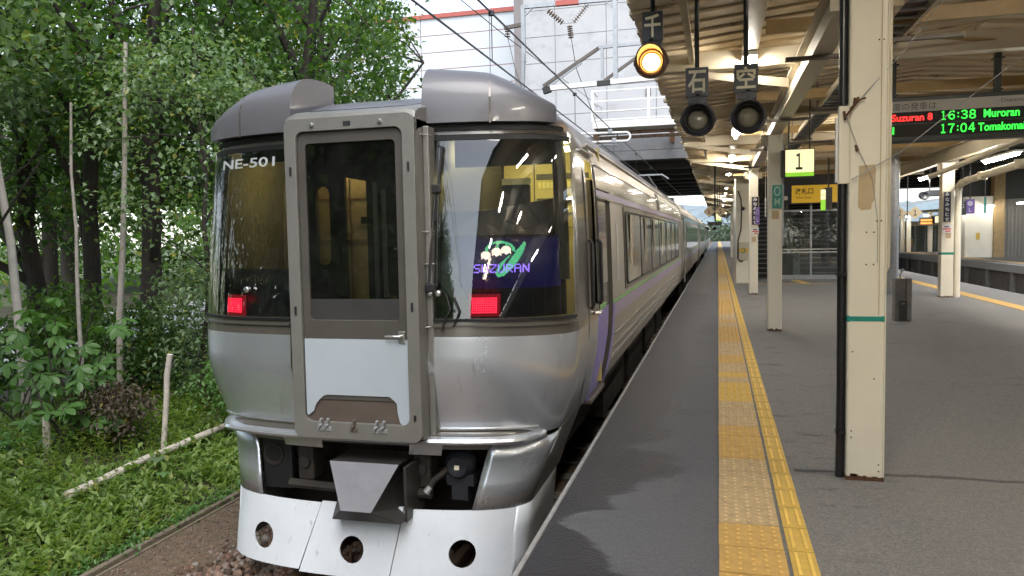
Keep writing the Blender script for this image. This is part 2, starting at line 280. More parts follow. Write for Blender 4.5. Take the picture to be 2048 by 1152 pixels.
# ------------------------------------------------------------------ helpers
class MB:
    """collects geometry (world coordinates) for ONE mesh object"""
    def __init__(s): s.v = []; s.f = []; s.m = []
    def add(s, vs, fs, mi=0):
        o = len(s.v); s.v += [tuple(p) for p in vs]; s.f += [tuple(i + o for i in f) for f in fs]; s.m += [mi] * len(fs); return s
    def box(s, x0, x1, y0, y1, z0, z1, mi=0):
        return s.add([(x0,y0,z0),(x1,y0,z0),(x1,y1,z0),(x0,y1,z0),(x0,y0,z1),(x1,y0,z1),(x1,y1,z1),(x0,y1,z1)],
                     [(3,2,1,0),(4,5,6,7),(0,1,5,4),(1,2,6,5),(2,3,7,6),(3,0,4,7)], mi)
    def bar(s, a, b, w, h, up=(0,0,1), mi=0):
        a, b = Vector(a), Vector(b); d = (b - a).normalized(); u = Vector(up)
        if abs(d.dot(u)) > .98: u = Vector((0,1,0))
        r = d.cross(u).normalized(); u = r.cross(d)
        vs = [p + r*x*w/2 + u*z*h/2 for p in (a, b) for x, z in ((-1,-1),(1,-1),(1,1),(-1,1))]
        return s.add(vs, [(0,1,2,3),(7,6,5,4),(0,4,5,1),(1,5,6,2),(2,6,7,3),(3,7,4,0)], mi)
    def tube(s, pts, r, n=8, mi=0, cap=True):
        pts = [Vector(p) for p in pts]; k = len(pts); rr = r if isinstance(r, (list, tuple)) else [r]*k
        vs = []; pu = None
        for i, p in enumerate(pts):
            d = (pts[min(i+1,k-1)] - pts[max(i-1,0)]).normalized()
            u = pu - d*pu.dot(d) if pu is not None else (Vector((0,0,1)) if abs(d.z) < .95 else Vector((0,1,0)))
            u = (u - d*u.dot(d)).normalized(); pu = u; q = d.cross(u)
            for j in range(n):
                a = 2*math.pi*j/n; vs.append(p + (u*math.cos(a) + q*math.sin(a))*rr[i])
        fs = [(i*n+j, i*n+(j+1)%n, (i+1)*n+(j+1)%n, (i+1)*n+j) for i in range(k-1) for j in range(n)]
        if cap: fs += [tuple(range(n-1,-1,-1)), tuple(range((k-1)*n, k*n))]
        return s.add(vs, fs, mi)
    def lathe(s, c, axis, prof, n=24, mi=0):
        """prof: (t along axis, radius)"""
        c = Vector(c); d = Vector(axis).normalized(); u = d.orthogonal().normalized(); q = d.cross(u); k = len(prof)
        vs = [c + d*t + (u*math.cos(2*math.pi*j/n) + q*math.sin(2*math.pi*j/n))*max(r, 1e-4) for t, r in prof for j in range(n)]
        return s.add(vs, [(i*n+j, i*n+(j+1)%n, (i+1)*n+(j+1)%n, (i+1)*n+j) for i in range(k-1) for j in range(n)], mi)
    def plate(s, outline, holes=(), f=None, t=(0,.01,0), mi=0, grid=0):
        """flat (or mapped) plate: outline and holes are lists of 2-D points, f maps (a,b) to 3-D, t is the thickness vector"""
        f = f or (lambda a, b: (a, 0, b)); loops = [list(outline)] + [list(h) for h in holes]
        pts = [Vector(p) for l in loops for p in l]; es = []; o = 0
        for l in loops: es += [(o+i, o+(i+1) % len(l)) for i in range(len(l))]; o += len(l)
        if grid:
            xs = [p[0] for p in outline]; ys = [p[1] for p in outline]
            for gx in np.arange(min(xs)+grid/2, max(xs), grid):
                for gy in np.arange(min(ys)+grid/2, max(ys), grid):
                    q = (gx, gy)
                    if inside(q, outline) and not any(inside(q, h) for h in holes) and min((Vector(q)-p).length for p in pts[:o]) > grid*.35: pts.append(Vector(q))
        V, _, F, *_r = geometry.delaunay_2d_cdt(pts, es, [], 0, 1e-5)
        keep = []
        for tri in F:
            cx = sum(V[i][0] for i in tri)/len(tri); cz = sum(V[i][1] for i in tri)/len(tri)
            if inside((cx, cz), outline) and not any(inside((cx, cz), h) for h in holes): keep.append(tuple(tri))
        P = [Vector(f(p[0], p[1])) for p in V]; T = Vector(t); n = len(P)
        fs = list(keep) + [tuple(i+n for i in reversed(k)) for k in keep]
        cnt = {}
        for k in keep:
            for a, b in zip(k, k[1:]+k[:1]): cnt[(a,b)] = 1
        for a, b in cnt:
            if (b, a) not in cnt: fs.append((b, a, a+n, b+n))
        return s.add(P + [p + T for p in P], fs, mi)
    def build(s, name, m, root=None, parent=None, bevel=0, smooth=0, loc=None, tri=False):
        """m: material or list; root: the thing's Empty (vertices are stored relative to it); parent: part to hang a sub-part on"""
        me = bpy.data.meshes.new(name); L = Vector(loc) if loc is not None else (root.location if root else Vector((0,0,0)))
        me.from_pydata([(p[0]-L.x, p[1]-L.y, p[2]-L.z) for p in s.v], [], s.f)
        ms = m if isinstance(m, list) else [m]
        for q in ms: me.materials.append(q)
        if len(ms) > 1: me.polygons.foreach_set('material_index', s.m)
        bm = bmesh.new(); bm.from_mesh(me); bmesh.ops.recalc_face_normals(bm, faces=bm.faces); bm.to_mesh(me); bm.free()
        o = bpy.data.objects.new(name, me); C.objects.link(o)
        if parent is not None: o.parent = parent
        elif root is not None: o.parent = root
        else: o.location = L
        if smooth: shade(o, smooth)
        if bevel:
            b = o.modifiers.new('bevel', 'BEVEL'); b.width = bevel; b.segments = 2; b.limit_method = 'ANGLE'; b.angle_limit = R(40)
        return o
def shade(o, ang=40):
    me = o.data; me.polygons.foreach_set('use_smooth', [True]*len(me.polygons))
    bm = bmesh.new(); bm.from_mesh(me); th = R(ang)
    for e in bm.edges:
        if len(e.link_faces) == 2: e.smooth = e.calc_face_angle(0) < th
    bm.to_mesh(me); bm.free()
def inside(p, poly):
    x, y = p[0], p[1]; c = False; n = len(poly); j = n-1
    for i in range(n):
        xi, yi = poly[i][0], poly[i][1]; xj, yj = poly[j][0], poly[j][1]
        if (yi > y) != (yj > y) and x < (xj-xi)*(y-yi)/(yj-yi)+xi: c = not c
        j = i
    return c
def rrect(x0, x1, y0, y1, r, n=5):
    out = []
    for cx, cy_, a0 in ((x1-r,y0+r,-90),(x1-r,y1-r,0),(x0+r,y1-r,90),(x0+r,y0+r,180)):
        out += [(cx + r*math.cos(R(a0+90*i/n)), cy_ + r*math.sin(R(a0+90*i/n))) for i in range(n+1)]
    return out
def circ(cx, cy_, r, n=24, ry=None): return [(cx + r*math.cos(2*math.pi*i/n), cy_ + (ry or r)*math.sin(2*math.pi*i/n)) for i in range(n)]
def tag(o, label, cat, group=None, kind=None):
    if label: o['label'] = label
    if cat: o['category'] = cat
    if group: o['group'] = group
    if kind: o['kind'] = kind
    return o
def thing(name, label, cat, loc=(0,0,0), group=None):
    o = bpy.data.objects.new(name, None); o.empty_display_size = .2; C.objects.link(o); o.location = loc
    return tag(o, label, cat, group)
def structure(o): o['kind'] = 'structure'; return o
def dup(root, loc, label, rz=None):
    """copy of a thing with its parts and sub-parts (mesh data shared)"""
    r = root.copy(); C.objects.link(r); r.location = loc; r['label'] = label
    if rz is not None: r.rotation_euler.z = rz
    for ch in list(root.children):
        c = ch.copy(); C.objects.link(c); c.parent = r
        for g in list(ch.children):
            d = g.copy(); C.objects.link(d); d.parent = c
    return r
def np_mesh(name, V, F, m, parent=None, smooth=False):
    """fast mesh from numpy arrays (F: n x 3 or n x 4)"""
    me = bpy.data.meshes.new(name); k = F.shape[1]
    me.vertices.add(len(V)); me.vertices.foreach_set('co', np.ascontiguousarray(V, dtype=np.float32).ravel())
    me.loops.add(F.size); me.loops.foreach_set('vertex_index', np.ascontiguousarray(F, dtype=np.int32).ravel())
    me.polygons.add(len(F)); me.polygons.foreach_set('loop_start', np.arange(0, F.size, k, dtype=np.int32))
    me.polygons.foreach_set('loop_total', np.full(len(F), k, dtype=np.int32))
    if smooth: me.polygons.foreach_set('use_smooth', np.ones(len(F), dtype=bool))
    me.materials.append(m); me.update(calc_edges=True)
    o = bpy.data.objects.new(name, me); C.objects.link(o)
    if parent is not None: o.parent = parent
    return o
_tm = {}
def glyphs(s, bold=0.0):
    s = {'1':'１','2':'２','3':'３','6':'６','8':'８','7':'７','0':'０','4':'４'}.get(s, s)
    if (s, bold) in _tm: return _tm[(s, bold)]
    cu = bpy.data.curves.new('lettering', 'FONT'); cu.body = s; cu.size = 1; cu.offset = bold; cu.extrude = .008; cu.resolution_u = 3
    o = bpy.data.objects.new('lettering', cu); C.objects.link(o); bpy.context.view_layer.update()
    me = bpy.data.meshes.new_from_object(o.evaluated_get(bpy.context.evaluated_depsgraph_get()))
    v = [tuple(p.co) for p in me.vertices]; f = [tuple(p.vertices) for p in me.polygons]
    bpy.data.objects.remove(o); bpy.data.curves.remove(cu); bpy.data.meshes.remove(me)
    _tm[(s, bold)] = (v, f); return v, f
def text(s, x0, x1, z0, z1, y, m, root=None, parent=None, bold=0.0, name='lettering', fmap=None, mb=None, rot=0):
    """lettering whose ink fills the box x0..x1 / z0..z1 on the plane y (facing -Y), or mapped by fmap(u, v, depth)"""
    v, f = glyphs(s, bold)
    a = [p[0] for p in v]; b = [p[1] for p in v]; ax, bx, az, bz = min(a), max(a), min(b), max(b)
    mb0 = mb or MB(); P = []
    for p in v:
        u = (p[0]-ax)/(bx-ax); q = (p[1]-az)/(bz-az)
        X, Z = x0+(x1-x0)*u, z0+(z1-z0)*q
        P.append(fmap(X, Z, p[2]) if fmap else (X, y - .0022 - p[2]*.08, Z))
    mb0.add(P, f)
    if mb is None: return mb0.build(name, m, root, parent)

# ------------------------------------------------------------------ ground, tracks, platform (the setting)
PX = -0.89            # near platform's edge over track 1
XC = -2.46            # centre of the train's track
def ground_sheets():
    mb = MB(); mb.add([(-400,-80,-1.62),(400,-80,-1.62),(400,1200,-1.62),(-400,1200,-1.62)], [(0,1,2,3)])
    structure(mb.build('ground', M['ground']))
    # railway formation under the two tracks, ballast shoulder
    mb = MB(); mb.add([(-4.72,-30,-1.10),(PX+.3,-30,-1.10),(PX+.3,400,-1.10),(-4.72,400,-1.10)], [(0,1,2,3)])
    structure(mb.build('track_bed', M['ballast_soil']))
    mb = MB(); mb.add([(6.2,-30,-1.12),(12.2,-30,-1.12),(12.2,400,-1.12),(6.2,400,-1.12)], [(0,1,2,3)])
    structure(mb.build('track_bed', M['ballast_soil']))
    # vegetated bank, a lumpy terrain sheet
    nx, ny = 70, 90; xs = np.concatenate([np.linspace(-4.80,-9,46), np.linspace(-9.5,-34,24)]); ys = np.linspace(-14, 46, ny)
    X, Y = np.meshgrid(xs, ys, indexing='ij'); d = np.clip((-4.8-X)/2.2, 0, 1)
    Z = -1.12 + .24*d*d*(3-2*d) + .05*np.sin(X*3.1+Y*1.7)*d + .05*np.sin(X*1.3-Y*2.3)*d + RNG.normal(0,.018,X.shape)*d
    Z -= np.clip((-8.5-X)/5, 0, 1)*.55
    V = np.stack([X,Y,Z],-1).reshape(-1,3); I = np.arange(nx*ny).reshape(nx,ny)
    F = np.stack([I[:-1,:-1],I[:-1,1:],I[1:,1:],I[1:,:-1]],-1).reshape(-1,4)
    structure(np_mesh('bank', V, F, M['soil'], smooth=True))
    mb = MB(); mb.add([(-26,-40,-1.40),(-17.5,-40,-1.40),(-16.5,120,-1.40),(-25,120,-1.40)], [(0,1,2,3)])
    structure(mb.build('road', M['road']))
ground_sheets()
def bank_z(x):
    d = min(max((-4.8-x)/2.2,0),1); return -1.12+.24*d*d*(3-2*d) - min(max((-8.5-x)/5,0),1)*.55

def platform():
    mb = MB(); mb.box(PX+.030, 6.55, -8, 150, -.30, 0.0); mb.box(PX+.16, 6.45, -8, 150, -1.3, -.30, 1)
    p = mb.build('platform', [M['asphalt'], M['conc']]); structure(p)
    e = MB(); e.box(PX, PX+.027, -8, 150, -.28, .004); o = e.build('coping', M['conc_edge'], parent=p, bevel=.008)
    e = MB(); e.box(6.553, 6.605, -8, 150, -.28, .004); e.build('coping', M['conc_edge'], parent=p, bevel=.008)
    # tactile paving: 30 cm warning blocks with domes and a narrow row of bar blocks beside it
    def dome_tile():
        mb = MB(); mb.box(0,.296,0,.290,0,.006)
        for i in range(5):
            for j in range(5):
                cx, cy_ = .035+.057*i, .035+.057*j; n = 7
                ring = [(cx+.0145*math.cos(2*math.pi*k/n), cy_+.0145*math.sin(2*math.pi*k/n), .006) for k in range(n)]
                top = [(cx+.0075*math.cos(2*math.pi*k/n), cy_+.0075*math.sin(2*math.pi*k/n), .0125) for k in range(n)]
                mb.add(ring+top, [(k,(k+1)%n,n+(k+1)%n,n+k) for k in range(n)]+[tuple(range(n,2*n))])
        return mb
    def bar_tile():
        mb = MB(); mb.box(0,.112,0,.290,0,.006)
        for cx in (.028,.084):
            mb.add([(cx-.012,.02,.006),(cx+.012,.02,.006),(cx+.012,.277,.006),(cx-.012,.277,.006),(cx-.006,.025,.0108),(cx+.006,.025,.0108),(cx+.006,.272,.0108),(cx-.006,.272,.0108)],
                   [(0,1,5,4),(1,2,6,5),(2,3,7,6),(3,0,4,7),(4,5,6,7)])
        return mb
    protos = {}
    for k in 'abc':
        o = dome_tile().build('tile', M['tile_'+k], parent=p); protos[k] = o.data; bpy.data.objects.remove(o)
    o = bar_tile().build('tile', M['tile_c'], parent=p); protos['bar'] = o.data; bpy.data.objects.remove(o)
    rest = {'a': [], 'bar': []}
    seq = []
    while len(seq) < 520:
        k = random.choices('abc', (.52,.36,.12))[0]; seq += [k]*random.choice((1,2,2,3,4))
    fixed = {0:'a',1:'a',2:'b',3:'b',4:'b',5:'b',6:'a',7:'a',8:'a',9:'b',10:'b',11:'b'}
    y0 = 3.44-.3*20
    for i in range(500):
        y = y0+.3*i; k = fixed.get(i-20, seq[i])
        if 14 <= i < 150:
            for nm, x in ((k, .003), ('bar', .318)):
                t = bpy.data.objects.new('tile', protos[nm]); C.objects.link(t); t.parent = p
                t.location = (x+random.uniform(-.0012,.0012), y+random.uniform(-.001,.001), random.uniform(0,.0012)); t.rotation_euler.z = random.uniform(-.004,.004)
        else:
            rest['a'].append(y)
    mb = MB(); mc = MB()
    for y in [q for q in rest['a'] if q > -7.9]: mb.box(.003,.301,y,y+.297,0,.006); mc.box(.318,.43,y,y+.297,0,.006)
    for y in [3.44+.3*i for i in range(-37,420)]: mb.box(5.33,5.63,y,y+.297,0,.006)
    tag(mb.build('tile', M['tile_a'], parent=p), None, None, kind='stuff'); tag(mc.build('tile', M['tile_c'], parent=p), None, None, kind='stuff')
    # painted/blocked guide line across the platform towards the stairs
    mb = MB(); mb.box(.45,3.9,23.60,23.72,0,.004); mb.add([(2.35,23.73,.004),(2.62,23.73,.004),(2.45,25.5,.004),(2.15,25.5,.004)], [(0,1,2,3)])
    mb.build('guide_line', M['yellow_line'], parent=p)
    return p
PLAT = platform()

def track(x0, ln, y0=-20, y1=160, tag_s=''):
    for s in (-.533, .533):
        prof = [(-.062,-1.075),(.062,-1.075),(.062,-1.06),(.011,-1.045),(.011,-.965),(.034,-.955),(.034,-.925),(.028,-.92),(-.028,-.92),(-.034,-.925),(-.034,-.955),(-.011,-.965),(-.011,-1.045),(-.062,-1.06)]
        n = len(prof); mb = MB(); mb.add([(x0+s+a, y, b) for y in (y0,y1) for a, b in prof], [(i,(i+1)%n,n+(i+1)%n,n+i) for i in range(n)])
        o = mb.build('rail', M['railsteel']); tag(o, ('left' if s < 0 else 'right')+' steel rail of the track '+ln, 'rail', 'rails')
    mb = MB()
    for k in range(int((y1-y0)/.62)):
        y = y0+.62*k; mb.box(x0-1.0, x0+1.0, y, y+.2, -1.16, -1.077)
    o = mb.build('sleepers', M['conc_grey']); o['kind'] = 'stuff'; o['label'] = 'concrete sleepers under the track '+ln; o['category'] = 'sleepers'
track(XC, 'the silver train stands on'); track(8.3, 'beyond the right edge of the platform'); 

# ------------------------------------------------------------------ the train
def lerp(z, Zs, A): return float(np.interp(z, Zs, A))
PZ = [-.85,-.40, .00, .20, .40, .60, .83,1.50,2.10,2.30,2.40,2.48,2.55,2.60,2.63,2.645]
PW = [1.15,1.17,1.30,1.39,1.46,1.495,1.50,1.485,1.455,1.41,1.31,1.20,1.02,.76,.42,.02]
PY = [4.74,4.86,4.97,4.95,4.91,4.88,4.89,4.95,5.01,5.06,5.14,5.25,5.45,5.75,6.2,6.9]
PD = [.42,.42,.48,.53,.55,.55,.55,.55,.55,.55,.55,.54,.56,.5,.4,.3]
PP = 2.55
def AU(u): return math.degrees(math.asin(min(1,u)**(PP/2)))
def prof(z): return lerp(z,PZ,PW), lerp(z,PZ,PY), lerp(z,PZ,PD)
def nose(a, z, off=0.0):
    """point on the rounded nose; a = plan angle in degrees (-90 left side .. 90 right side), off > 0 is outward"""
    w_, yf, D = prof(z)
    def q(a):
        r = R(a); sx = math.copysign(abs(math.sin(r))**(2/PP), math.sin(r)); c = abs(math.cos(r))**(2/PP)
        return XC + w_*sx, yf + D*(1-c)
    x, y = q(a)
    if off:
        x1, y1 = q(max(a-.5,-89.99)); x2, y2 = q(min(a+.5,89.99)); tx, ty = x2-x1, y2-y1; l = math.hypot(tx,ty)
        x += ty/l*off; y -= tx/l*off
    return Vector((x, y, z))
def ang_of(x, z):
    w_ = prof(z)[0]; u = max(-1, min(1, (x-XC)/w_)); return math.copysign(math.degrees(math.asin(abs(u)**(PP/2))), u)
def on_nose(x, z, off=0.0): return nose(ang_of(x, z), z, off)
HEAD_END = 21.55
ADOOR, AWIN = AU(.345), 82.0
def car_profile(n_top=True):
    """half cross-section of a car: (half width, z) from the sill to the roof"""
    return [(1.38,.10),(1.42,.22),(1.46,.42),(1.49,.62),(1.50,.86),(1.485,1.5),(1.475,1.85),(1.455,2.06),(1.41,2.22),(1.31,2.38),(1.2,2.48),(1.02,2.55),(.76,2.60),(.42,2.63),(.0,2.645)]

def side_x(z): return XC + lerp(z, [p[1] for p in car_profile()], [p[0] for p in car_profile()])

def head_car():
    t = thing('train_car', 'silver rounded head car with open-fronted gangway door and lit emblem display', 'train car', (XC, 4.7, -.92), 'cars of the silver train')
    zs = [.13,.20,.30,.40,.50,.60,.70,.80,.83,.89,.95,1.1,1.3,1.5,1.7,1.9,2.1,2.19,2.24,2.30,2.35,2.40,2.44,2.48,2.52,2.55,2.58,2.60,2.615,2.63,2.638,2.645]
    UU = [math.sin(R(AWIN))**(2/PP)*(1-k/22)+.345*k/22 for k in range(23)]
    WA = [AU(u) for u in UU]; WA[0] = AWIN; WA[-1] = ADOOR
    aa = [-90,-88,-85] + [-a for a in WA] + list(np.linspace(-ADOOR,ADOOR,7)[1:]) + WA[::-1][1:] + [85,88,90]
    ysd = [5.80,5.98,6.33,6.45,7.25,8.3,12,16,HEAD_END]
    cols = [('s',-1,y) for y in reversed(ysd)] + [('n',a,0) for a in aa] + [('s',1,y) for y in ysd]
    def pt(c, z):
        if c[0] == 'n': return nose(c[1], z)
        w_, yf, D = prof(z)
        ws = lerp(z,[p[1] for p in car_profile()],[p[0] for p in car_profile()]); bl = min(max((c[2]-5.7)/.5,0),1)
        return Vector((XC + c[1]*(w_*(1-bl)+ws*bl), max(c[2], yf+D+.01) if z < 2.5 else c[2]+max(0,(yf+D-5.75)*.4), z))
    body, wsL, wsR = MB(), MB(), MB()
    for i in range(len(zs)-1):
        z = (zs[i]+zs[i+1])/2
        for j in range(len(cols)-1):
            a, b = cols[j], cols[j+1]; q = [pt(a,zs[i]),pt(b,zs[i]),pt(b,zs[i+1]),pt(a,zs[i+1])]
            nose_c = a[0] == 'n' and b[0] == 'n'; am = (a[1]+b[1])/2 if nose_c else None; ym = (a[2]+b[2])/2 if a[0] == b[0] == 's' else None
            if nose_c and abs(am) < ADOOR and z < 2.40: continue
            if nose_c and ADOOR < abs(am) < AWIN and .95 < z < 2.19:
                (wsL if am < 0 else wsR).add(q, [(0,1,2,3)]); continue
            if ym and a[1] > 0 and (6.45 < ym < 7.25) and z < 1.95: continue
            if ym and a[1] > 0 and (5.98 < ym < 6.33) and .95 < z < 2.1 : continue
            if ym and ym > 6.4: mi = 2 if z < 2.24 else 3
            else: mi = 0 if z < .83 else (1 if z < 2.24 else 3)
            body.add(q, [(0,1,2,3)], mi)
    o = body.build('body_shell', [M['silver'],M['tgrey'],M['steel'],M['hood']], t, smooth=50); weld(o)
    gl = []
    for mb, lab in ((wsL,'curved windscreen with the white set number'),(wsR,'curved windscreen reflecting the sky')):
        o = mb.build('windscreen', M['windscreen'], t, smooth=60); weld(o); gl.append(o); o['label'] = lab
    # seams and bright trims round the windscreens
    def sweep(name, a0, a1, zf, sec, m, n=28, parent=None, sm=40, cap=True, off=lambda s: 0):
        """sec: list of (outward offset, dz); closed loop swept round the nose"""
        mb = MB(); vs = []
        for i in range(n+1):
            s = i/n; a = a0+(a1-a0)*s
            for so, dz in (sec(s) if callable(sec) else sec):
                z = zf(s); P = nose(a, z, so+off(s)); vs.append((P.x,P.y,z+dz))
        k = len(vs)//(n+1)
        fs = [(i*k+j,i*k+(j+1)%k,(i+1)*k+(j+1)%k,(i+1)*k+j) for i in range(n) for j in range(k)]
        if cap: fs += [tuple(range(k-1,-1,-1)), tuple(range(n*k,n*k+k))]
        mb.add(vs, fs); return mb.build(name, m, t, parent=parent, smooth=sm)
    for sgn in (-1, 1):
        lo, hi = (-AWIN-1,-ADOOR) if sgn < 0 else (ADOOR, AWIN+1)
        sweep('windscreen_seal', lo, hi, lambda s: .945, [(-.004,-.012),(.012,-.012),(.014,.006),(-.004,.010)], M['rubber'])
        sweep('windscreen_trim', lo, hi, lambda s: .905, [(-.004,-.007),(.016,-.007),(.016,.007),(-.004,.007)], M['tgrey'])
        sweep('windscreen_seal', lo, hi, lambda s: 2.195, [(-.004,-.02),(.010,-.02),(.012,.012),(-.004,.02)], M['rubber'])
        # black strip standing in for the shade under the hood
        sweep('hood_shade', lo*.98, hi*.93, lambda s: 2.255, [(-.02,-.012),(.012,-.012),(.012,.02),(-.02,.02)], M['black'])
    # black inner masks behind the glass, low on the left, higher on the right
    def mask(a0, a1, z0, z1, m, name, off=-.055):
        mb = MB(); n = 20; vs = [nose(a0+(a1-a0)*i/n, z, off) for z in (z0,z1) for i in range(n+1)]
        mb.add(vs, [(i,i+1,n+2+i,n+1+i) for i in range(n)]); o = mb.build(name, m, t, smooth=60); weld(o); o.modifiers.new('s','SOLIDIFY').thickness = .01; return o
    mask(-80,-ADOOR-.3,.955,1.30,M['blackpane'],'inner_mask'); mask(ADOOR+.3,80,.955,1.52,M['blackpane'],'inner_mask')
    # A-pillars inside the glass at each corner
    for s in (-1,1):
        mb = MB(); P = [nose(s*76, z, -.06) for z in np.linspace(1.2,2.2,8)]; mb.tube(P, .05, 8); mb.build('corner_post', M['cab_dark'], t, smooth=40)
    # hoods above the windscreens
    for s in (-1,1):
        def sec(u, s=s):
            h = .43 - .05*min(u,.42)/.42 - .215*max(0,(u-.42)/.58); d = .50 - .12*u; f = .085
            pts = [(f,0)] + [(f - d*(1-math.cos(k*math.pi/2/7)**.62)*.92, .07+(h-.07)*math.sin(k*math.pi/2/7)**.72) for k in range(8)] + [(-d,h-.012),(-d,0)]
            return pts
        h = sweep('front_hood', s*AU(.352), s*AU(.935), lambda u: 2.29, sec, M['hood'], n=30, sm=35)
        h['label'] = 'hooded roof visor above the '+('left' if s<0 else 'right')+' windscreen'
        # joint seam rib on the hood
        def sec2(u, s=s): return [(o_+.004*(1 if i < 9 else 0), z_) for i,(o_,z_) in enumerate(sec(.42))]
        mb = MB(); a0 = s*(AU(.352)+.42*(AU(.935)-AU(.352)))
        vs = []
        for da in (-.35,.35):
            for so, dz in sec(.42)[:9]: P = nose(a0+da, 2.28, so+.003); vs.append((P.x,P.y,2.28+dz))
        n = 9; mb.add(vs, [(i,i+1,n+i+1,n+i) for i in range(n-1)]); r = mb.build('hood_seam', M['tgrey'], t, parent=h); r.modifiers.new('s','SOLIDIFY').thickness = .004
    # little cowl behind the gangway roof
    mb = MB(); n = 10
    out = [(math.cos(math.pi*k/n)*.24, math.sin(math.pi*k/n)*.17) for k in range(n+1)]; inn = [(a*.84,b*.82) for a,b in out]
    vs = [(XC+.42+a, y, 2.50+b) for y in (5.72,6.1) for a,b in out+inn]; k = 2*(n+1)
    fs = []
    for i in range(n): fs += [(i,i+1,k+i+1,k+i),(n+1+i,n+2+i,k+n+2+i,k+n+1+i),(i,i+1,n+2+i,n+1+i)]
    mb.add(vs, fs); mb.box(XC+.2,XC+.64,6.08,6.1,2.5,2.62); mb.build('roof_cowl', M['hood'], t)
    XD = XC+.06
    # gangway box: frame, sides and sloping roof with a roof light
    Y0, Y1 = 4.75, 5.02
    fr = MB(); fr.plate([(XD+a,b) for a,b in rrect(-.478,.478,.13,2.335,.06)], [[(XD+a,b) for a,b in rrect(-.392,.392,.245,2.245,.055)]], f=lambda a,b:(a,Y0,b), t=(0,.05,0))
    fr.box(XD-.478,XD-.445,Y0+.05,5.30,.14,2.30); fr.box(XD+.445,XD+.478,Y0+.05,5.30,.14,2.30)
    fo = fr.build('gangway_frame', M['frame'], t, bevel=.008)
    rf = MB(); rz = [(4.775,2.300),(4.79,2.345),(4.85,2.372),(5.35,2.475),(5.75,2.51)]
    vs = []
    for y, z in rz: vs += [(XD-.478,y,z),(XD-.43,y,z+.018),(XD+.43,y,z+.018),(XD+.478,y,z)]
    for y, z in rz: vs += [(XD-.478,y,z-.13),(XD+.478,y,z-.13)]
    k = len(rz); fs = [(4*i+j,4*i+j+1,4*i+j+5,4*i+j+4) for i in range(k-1) for j in range(3)]
    fs += [(4*i,4*i+4,4*k+2*i+2,4*k+2*i) for i in range(k-1)] + [(4*i+3,4*k+2*i+1,4*k+2*i+3,4*i+7) for i in range(k-1)]
    rf.add(vs, fs); ro = rf.build('gangway_roof', M['frame'], t, smooth=40)
    mb = MB(); mb.add([(XD-.36,4.90,2.404),(XD+.36,4.90,2.404),(XD+.36,5.33,2.4925),(XD-.36,5.33,2.4925)], [(0,1,2,3)]); g = mb.build('roof_light', M['roofglass'], t, parent=ro); g.modifiers.new('s','SOLIDIFY').thickness = .004
    for x, z in ((XD-.26,2.285),(XD+.24,2.285)):
        mb = MB(); mb.lathe((x,Y0,z),(0,-1,0),[(0,.016),(.012,.016),(.02,.01),(.02,0)],10); mb.build('frame_bolt', M['chrome'], t, parent=fo, smooth=40)
    for x, z, w_, h in ((XD,2.285,.026,.014),(XD-.434,1.98,.008,.03),(XD+.434,1.98,.008,.03),(XD-.434,1.02,.008,.03),(XD+.434,1.05,.008,.03),(XD+.434,.30,.008,.02)):
        mb = MB(); mb.box(x-w_,x+w_,Y0-.006,Y0+.002,z-h,z+h); mb.build('frame_slot', M['rubber'], t, parent=fo)
    for z in (2.20,1.55,1.33,.90):        # bright hinge pins between box and windscreen post
        mb = MB()
        for s in (-1,1): mb.tube([(XD+s*.47,4.86,z),(XD+s*.53,4.93,z)], .006, 6)
        mb.build('hinge_pin', M['chrome'], t, parent=fo)
    for s in (-1,1):                      # posts beside the box
        mb = MB(); mb.box(XD+s*.50-.022,XD+s*.50+.022,4.90,5.02,.14,2.26); mb.build('gangway_post', M['frame'] if s > 0 else M['tgrey'], t, bevel=.008)
    # door leaf
    dl = MB(); dl.plate([(XD+a,b) for a,b in rrect(-.388,.388,.40,2.241,.05)], [[(XD+a,b) for a,b in rrect(-.335,.330,.955,2.165,.03)]], f=lambda a,b:(a,4.775,b), t=(0,.03,0))
    dr = dl.build('gangway_door', M['doorgrey'], t, bevel=.004)
    arch = [(XD-.385,.825),(XD-.385,.30),(XD-.375,.285)] + [(XD+.0-.335*math.cos(R(q)), .29+.145*min(1,1.45*math.sin(R(q)))) for q in range(8,160,8)] + [(XD+.30,.325),(XD+.315,.26),(XD+.34,.235),(XD+.37,.245),(XD+.386,.29),(XD+.386,.825)]
    mb = MB(); mb.plate(arch, f=lambda a,b:(a,4.768,b), t=(0,.006,0)); mb.build('lower_panel', M['doorlight'], t, parent=dr)
    mb = MB(); mb.box(XD-.388,XD+.388,4.782,4.80,.19,.62); mb.build('foot_recess', mat('door_foot_umber',(.10,.078,.065),.5,.2), t, parent=dr)
    mb = MB(); mb.plate([(XD+a,b) for a,b in rrect(-.336,.331,.954,2.166,.03)], f=lambda a,b:(a,4.79,b), t=(0,.008,0)); mb.build('door_window', M['doorglass'], t, parent=dr)
    mb = MB(); mb.box(XD-.335,XD+.33,4.781,4.789,.955,1.10); mb.build('window_sill', M['cab_dark'], t, parent=dr)
    mb = MB(); mb.box(XD-.33,XD+.325,4.776,4.781,.950,.957); mb.build('sill_strip', M['chrome'], t, parent=dr)
    mb = MB(); mb.box(XD+.325,XD+.372,4.755,4.772,.805,.885); mb.tube([(XD+.345,4.74,.852),(XD+.30,4.735,.852),(XD+.235,4.738,.850)],.009,8); mb.tube([(XD+.345,4.76,.852),(XD+.345,4.738,.852)],.012,8)
    mb.build('door_handle', M['chrome'], t, parent=dr, bevel=.004)
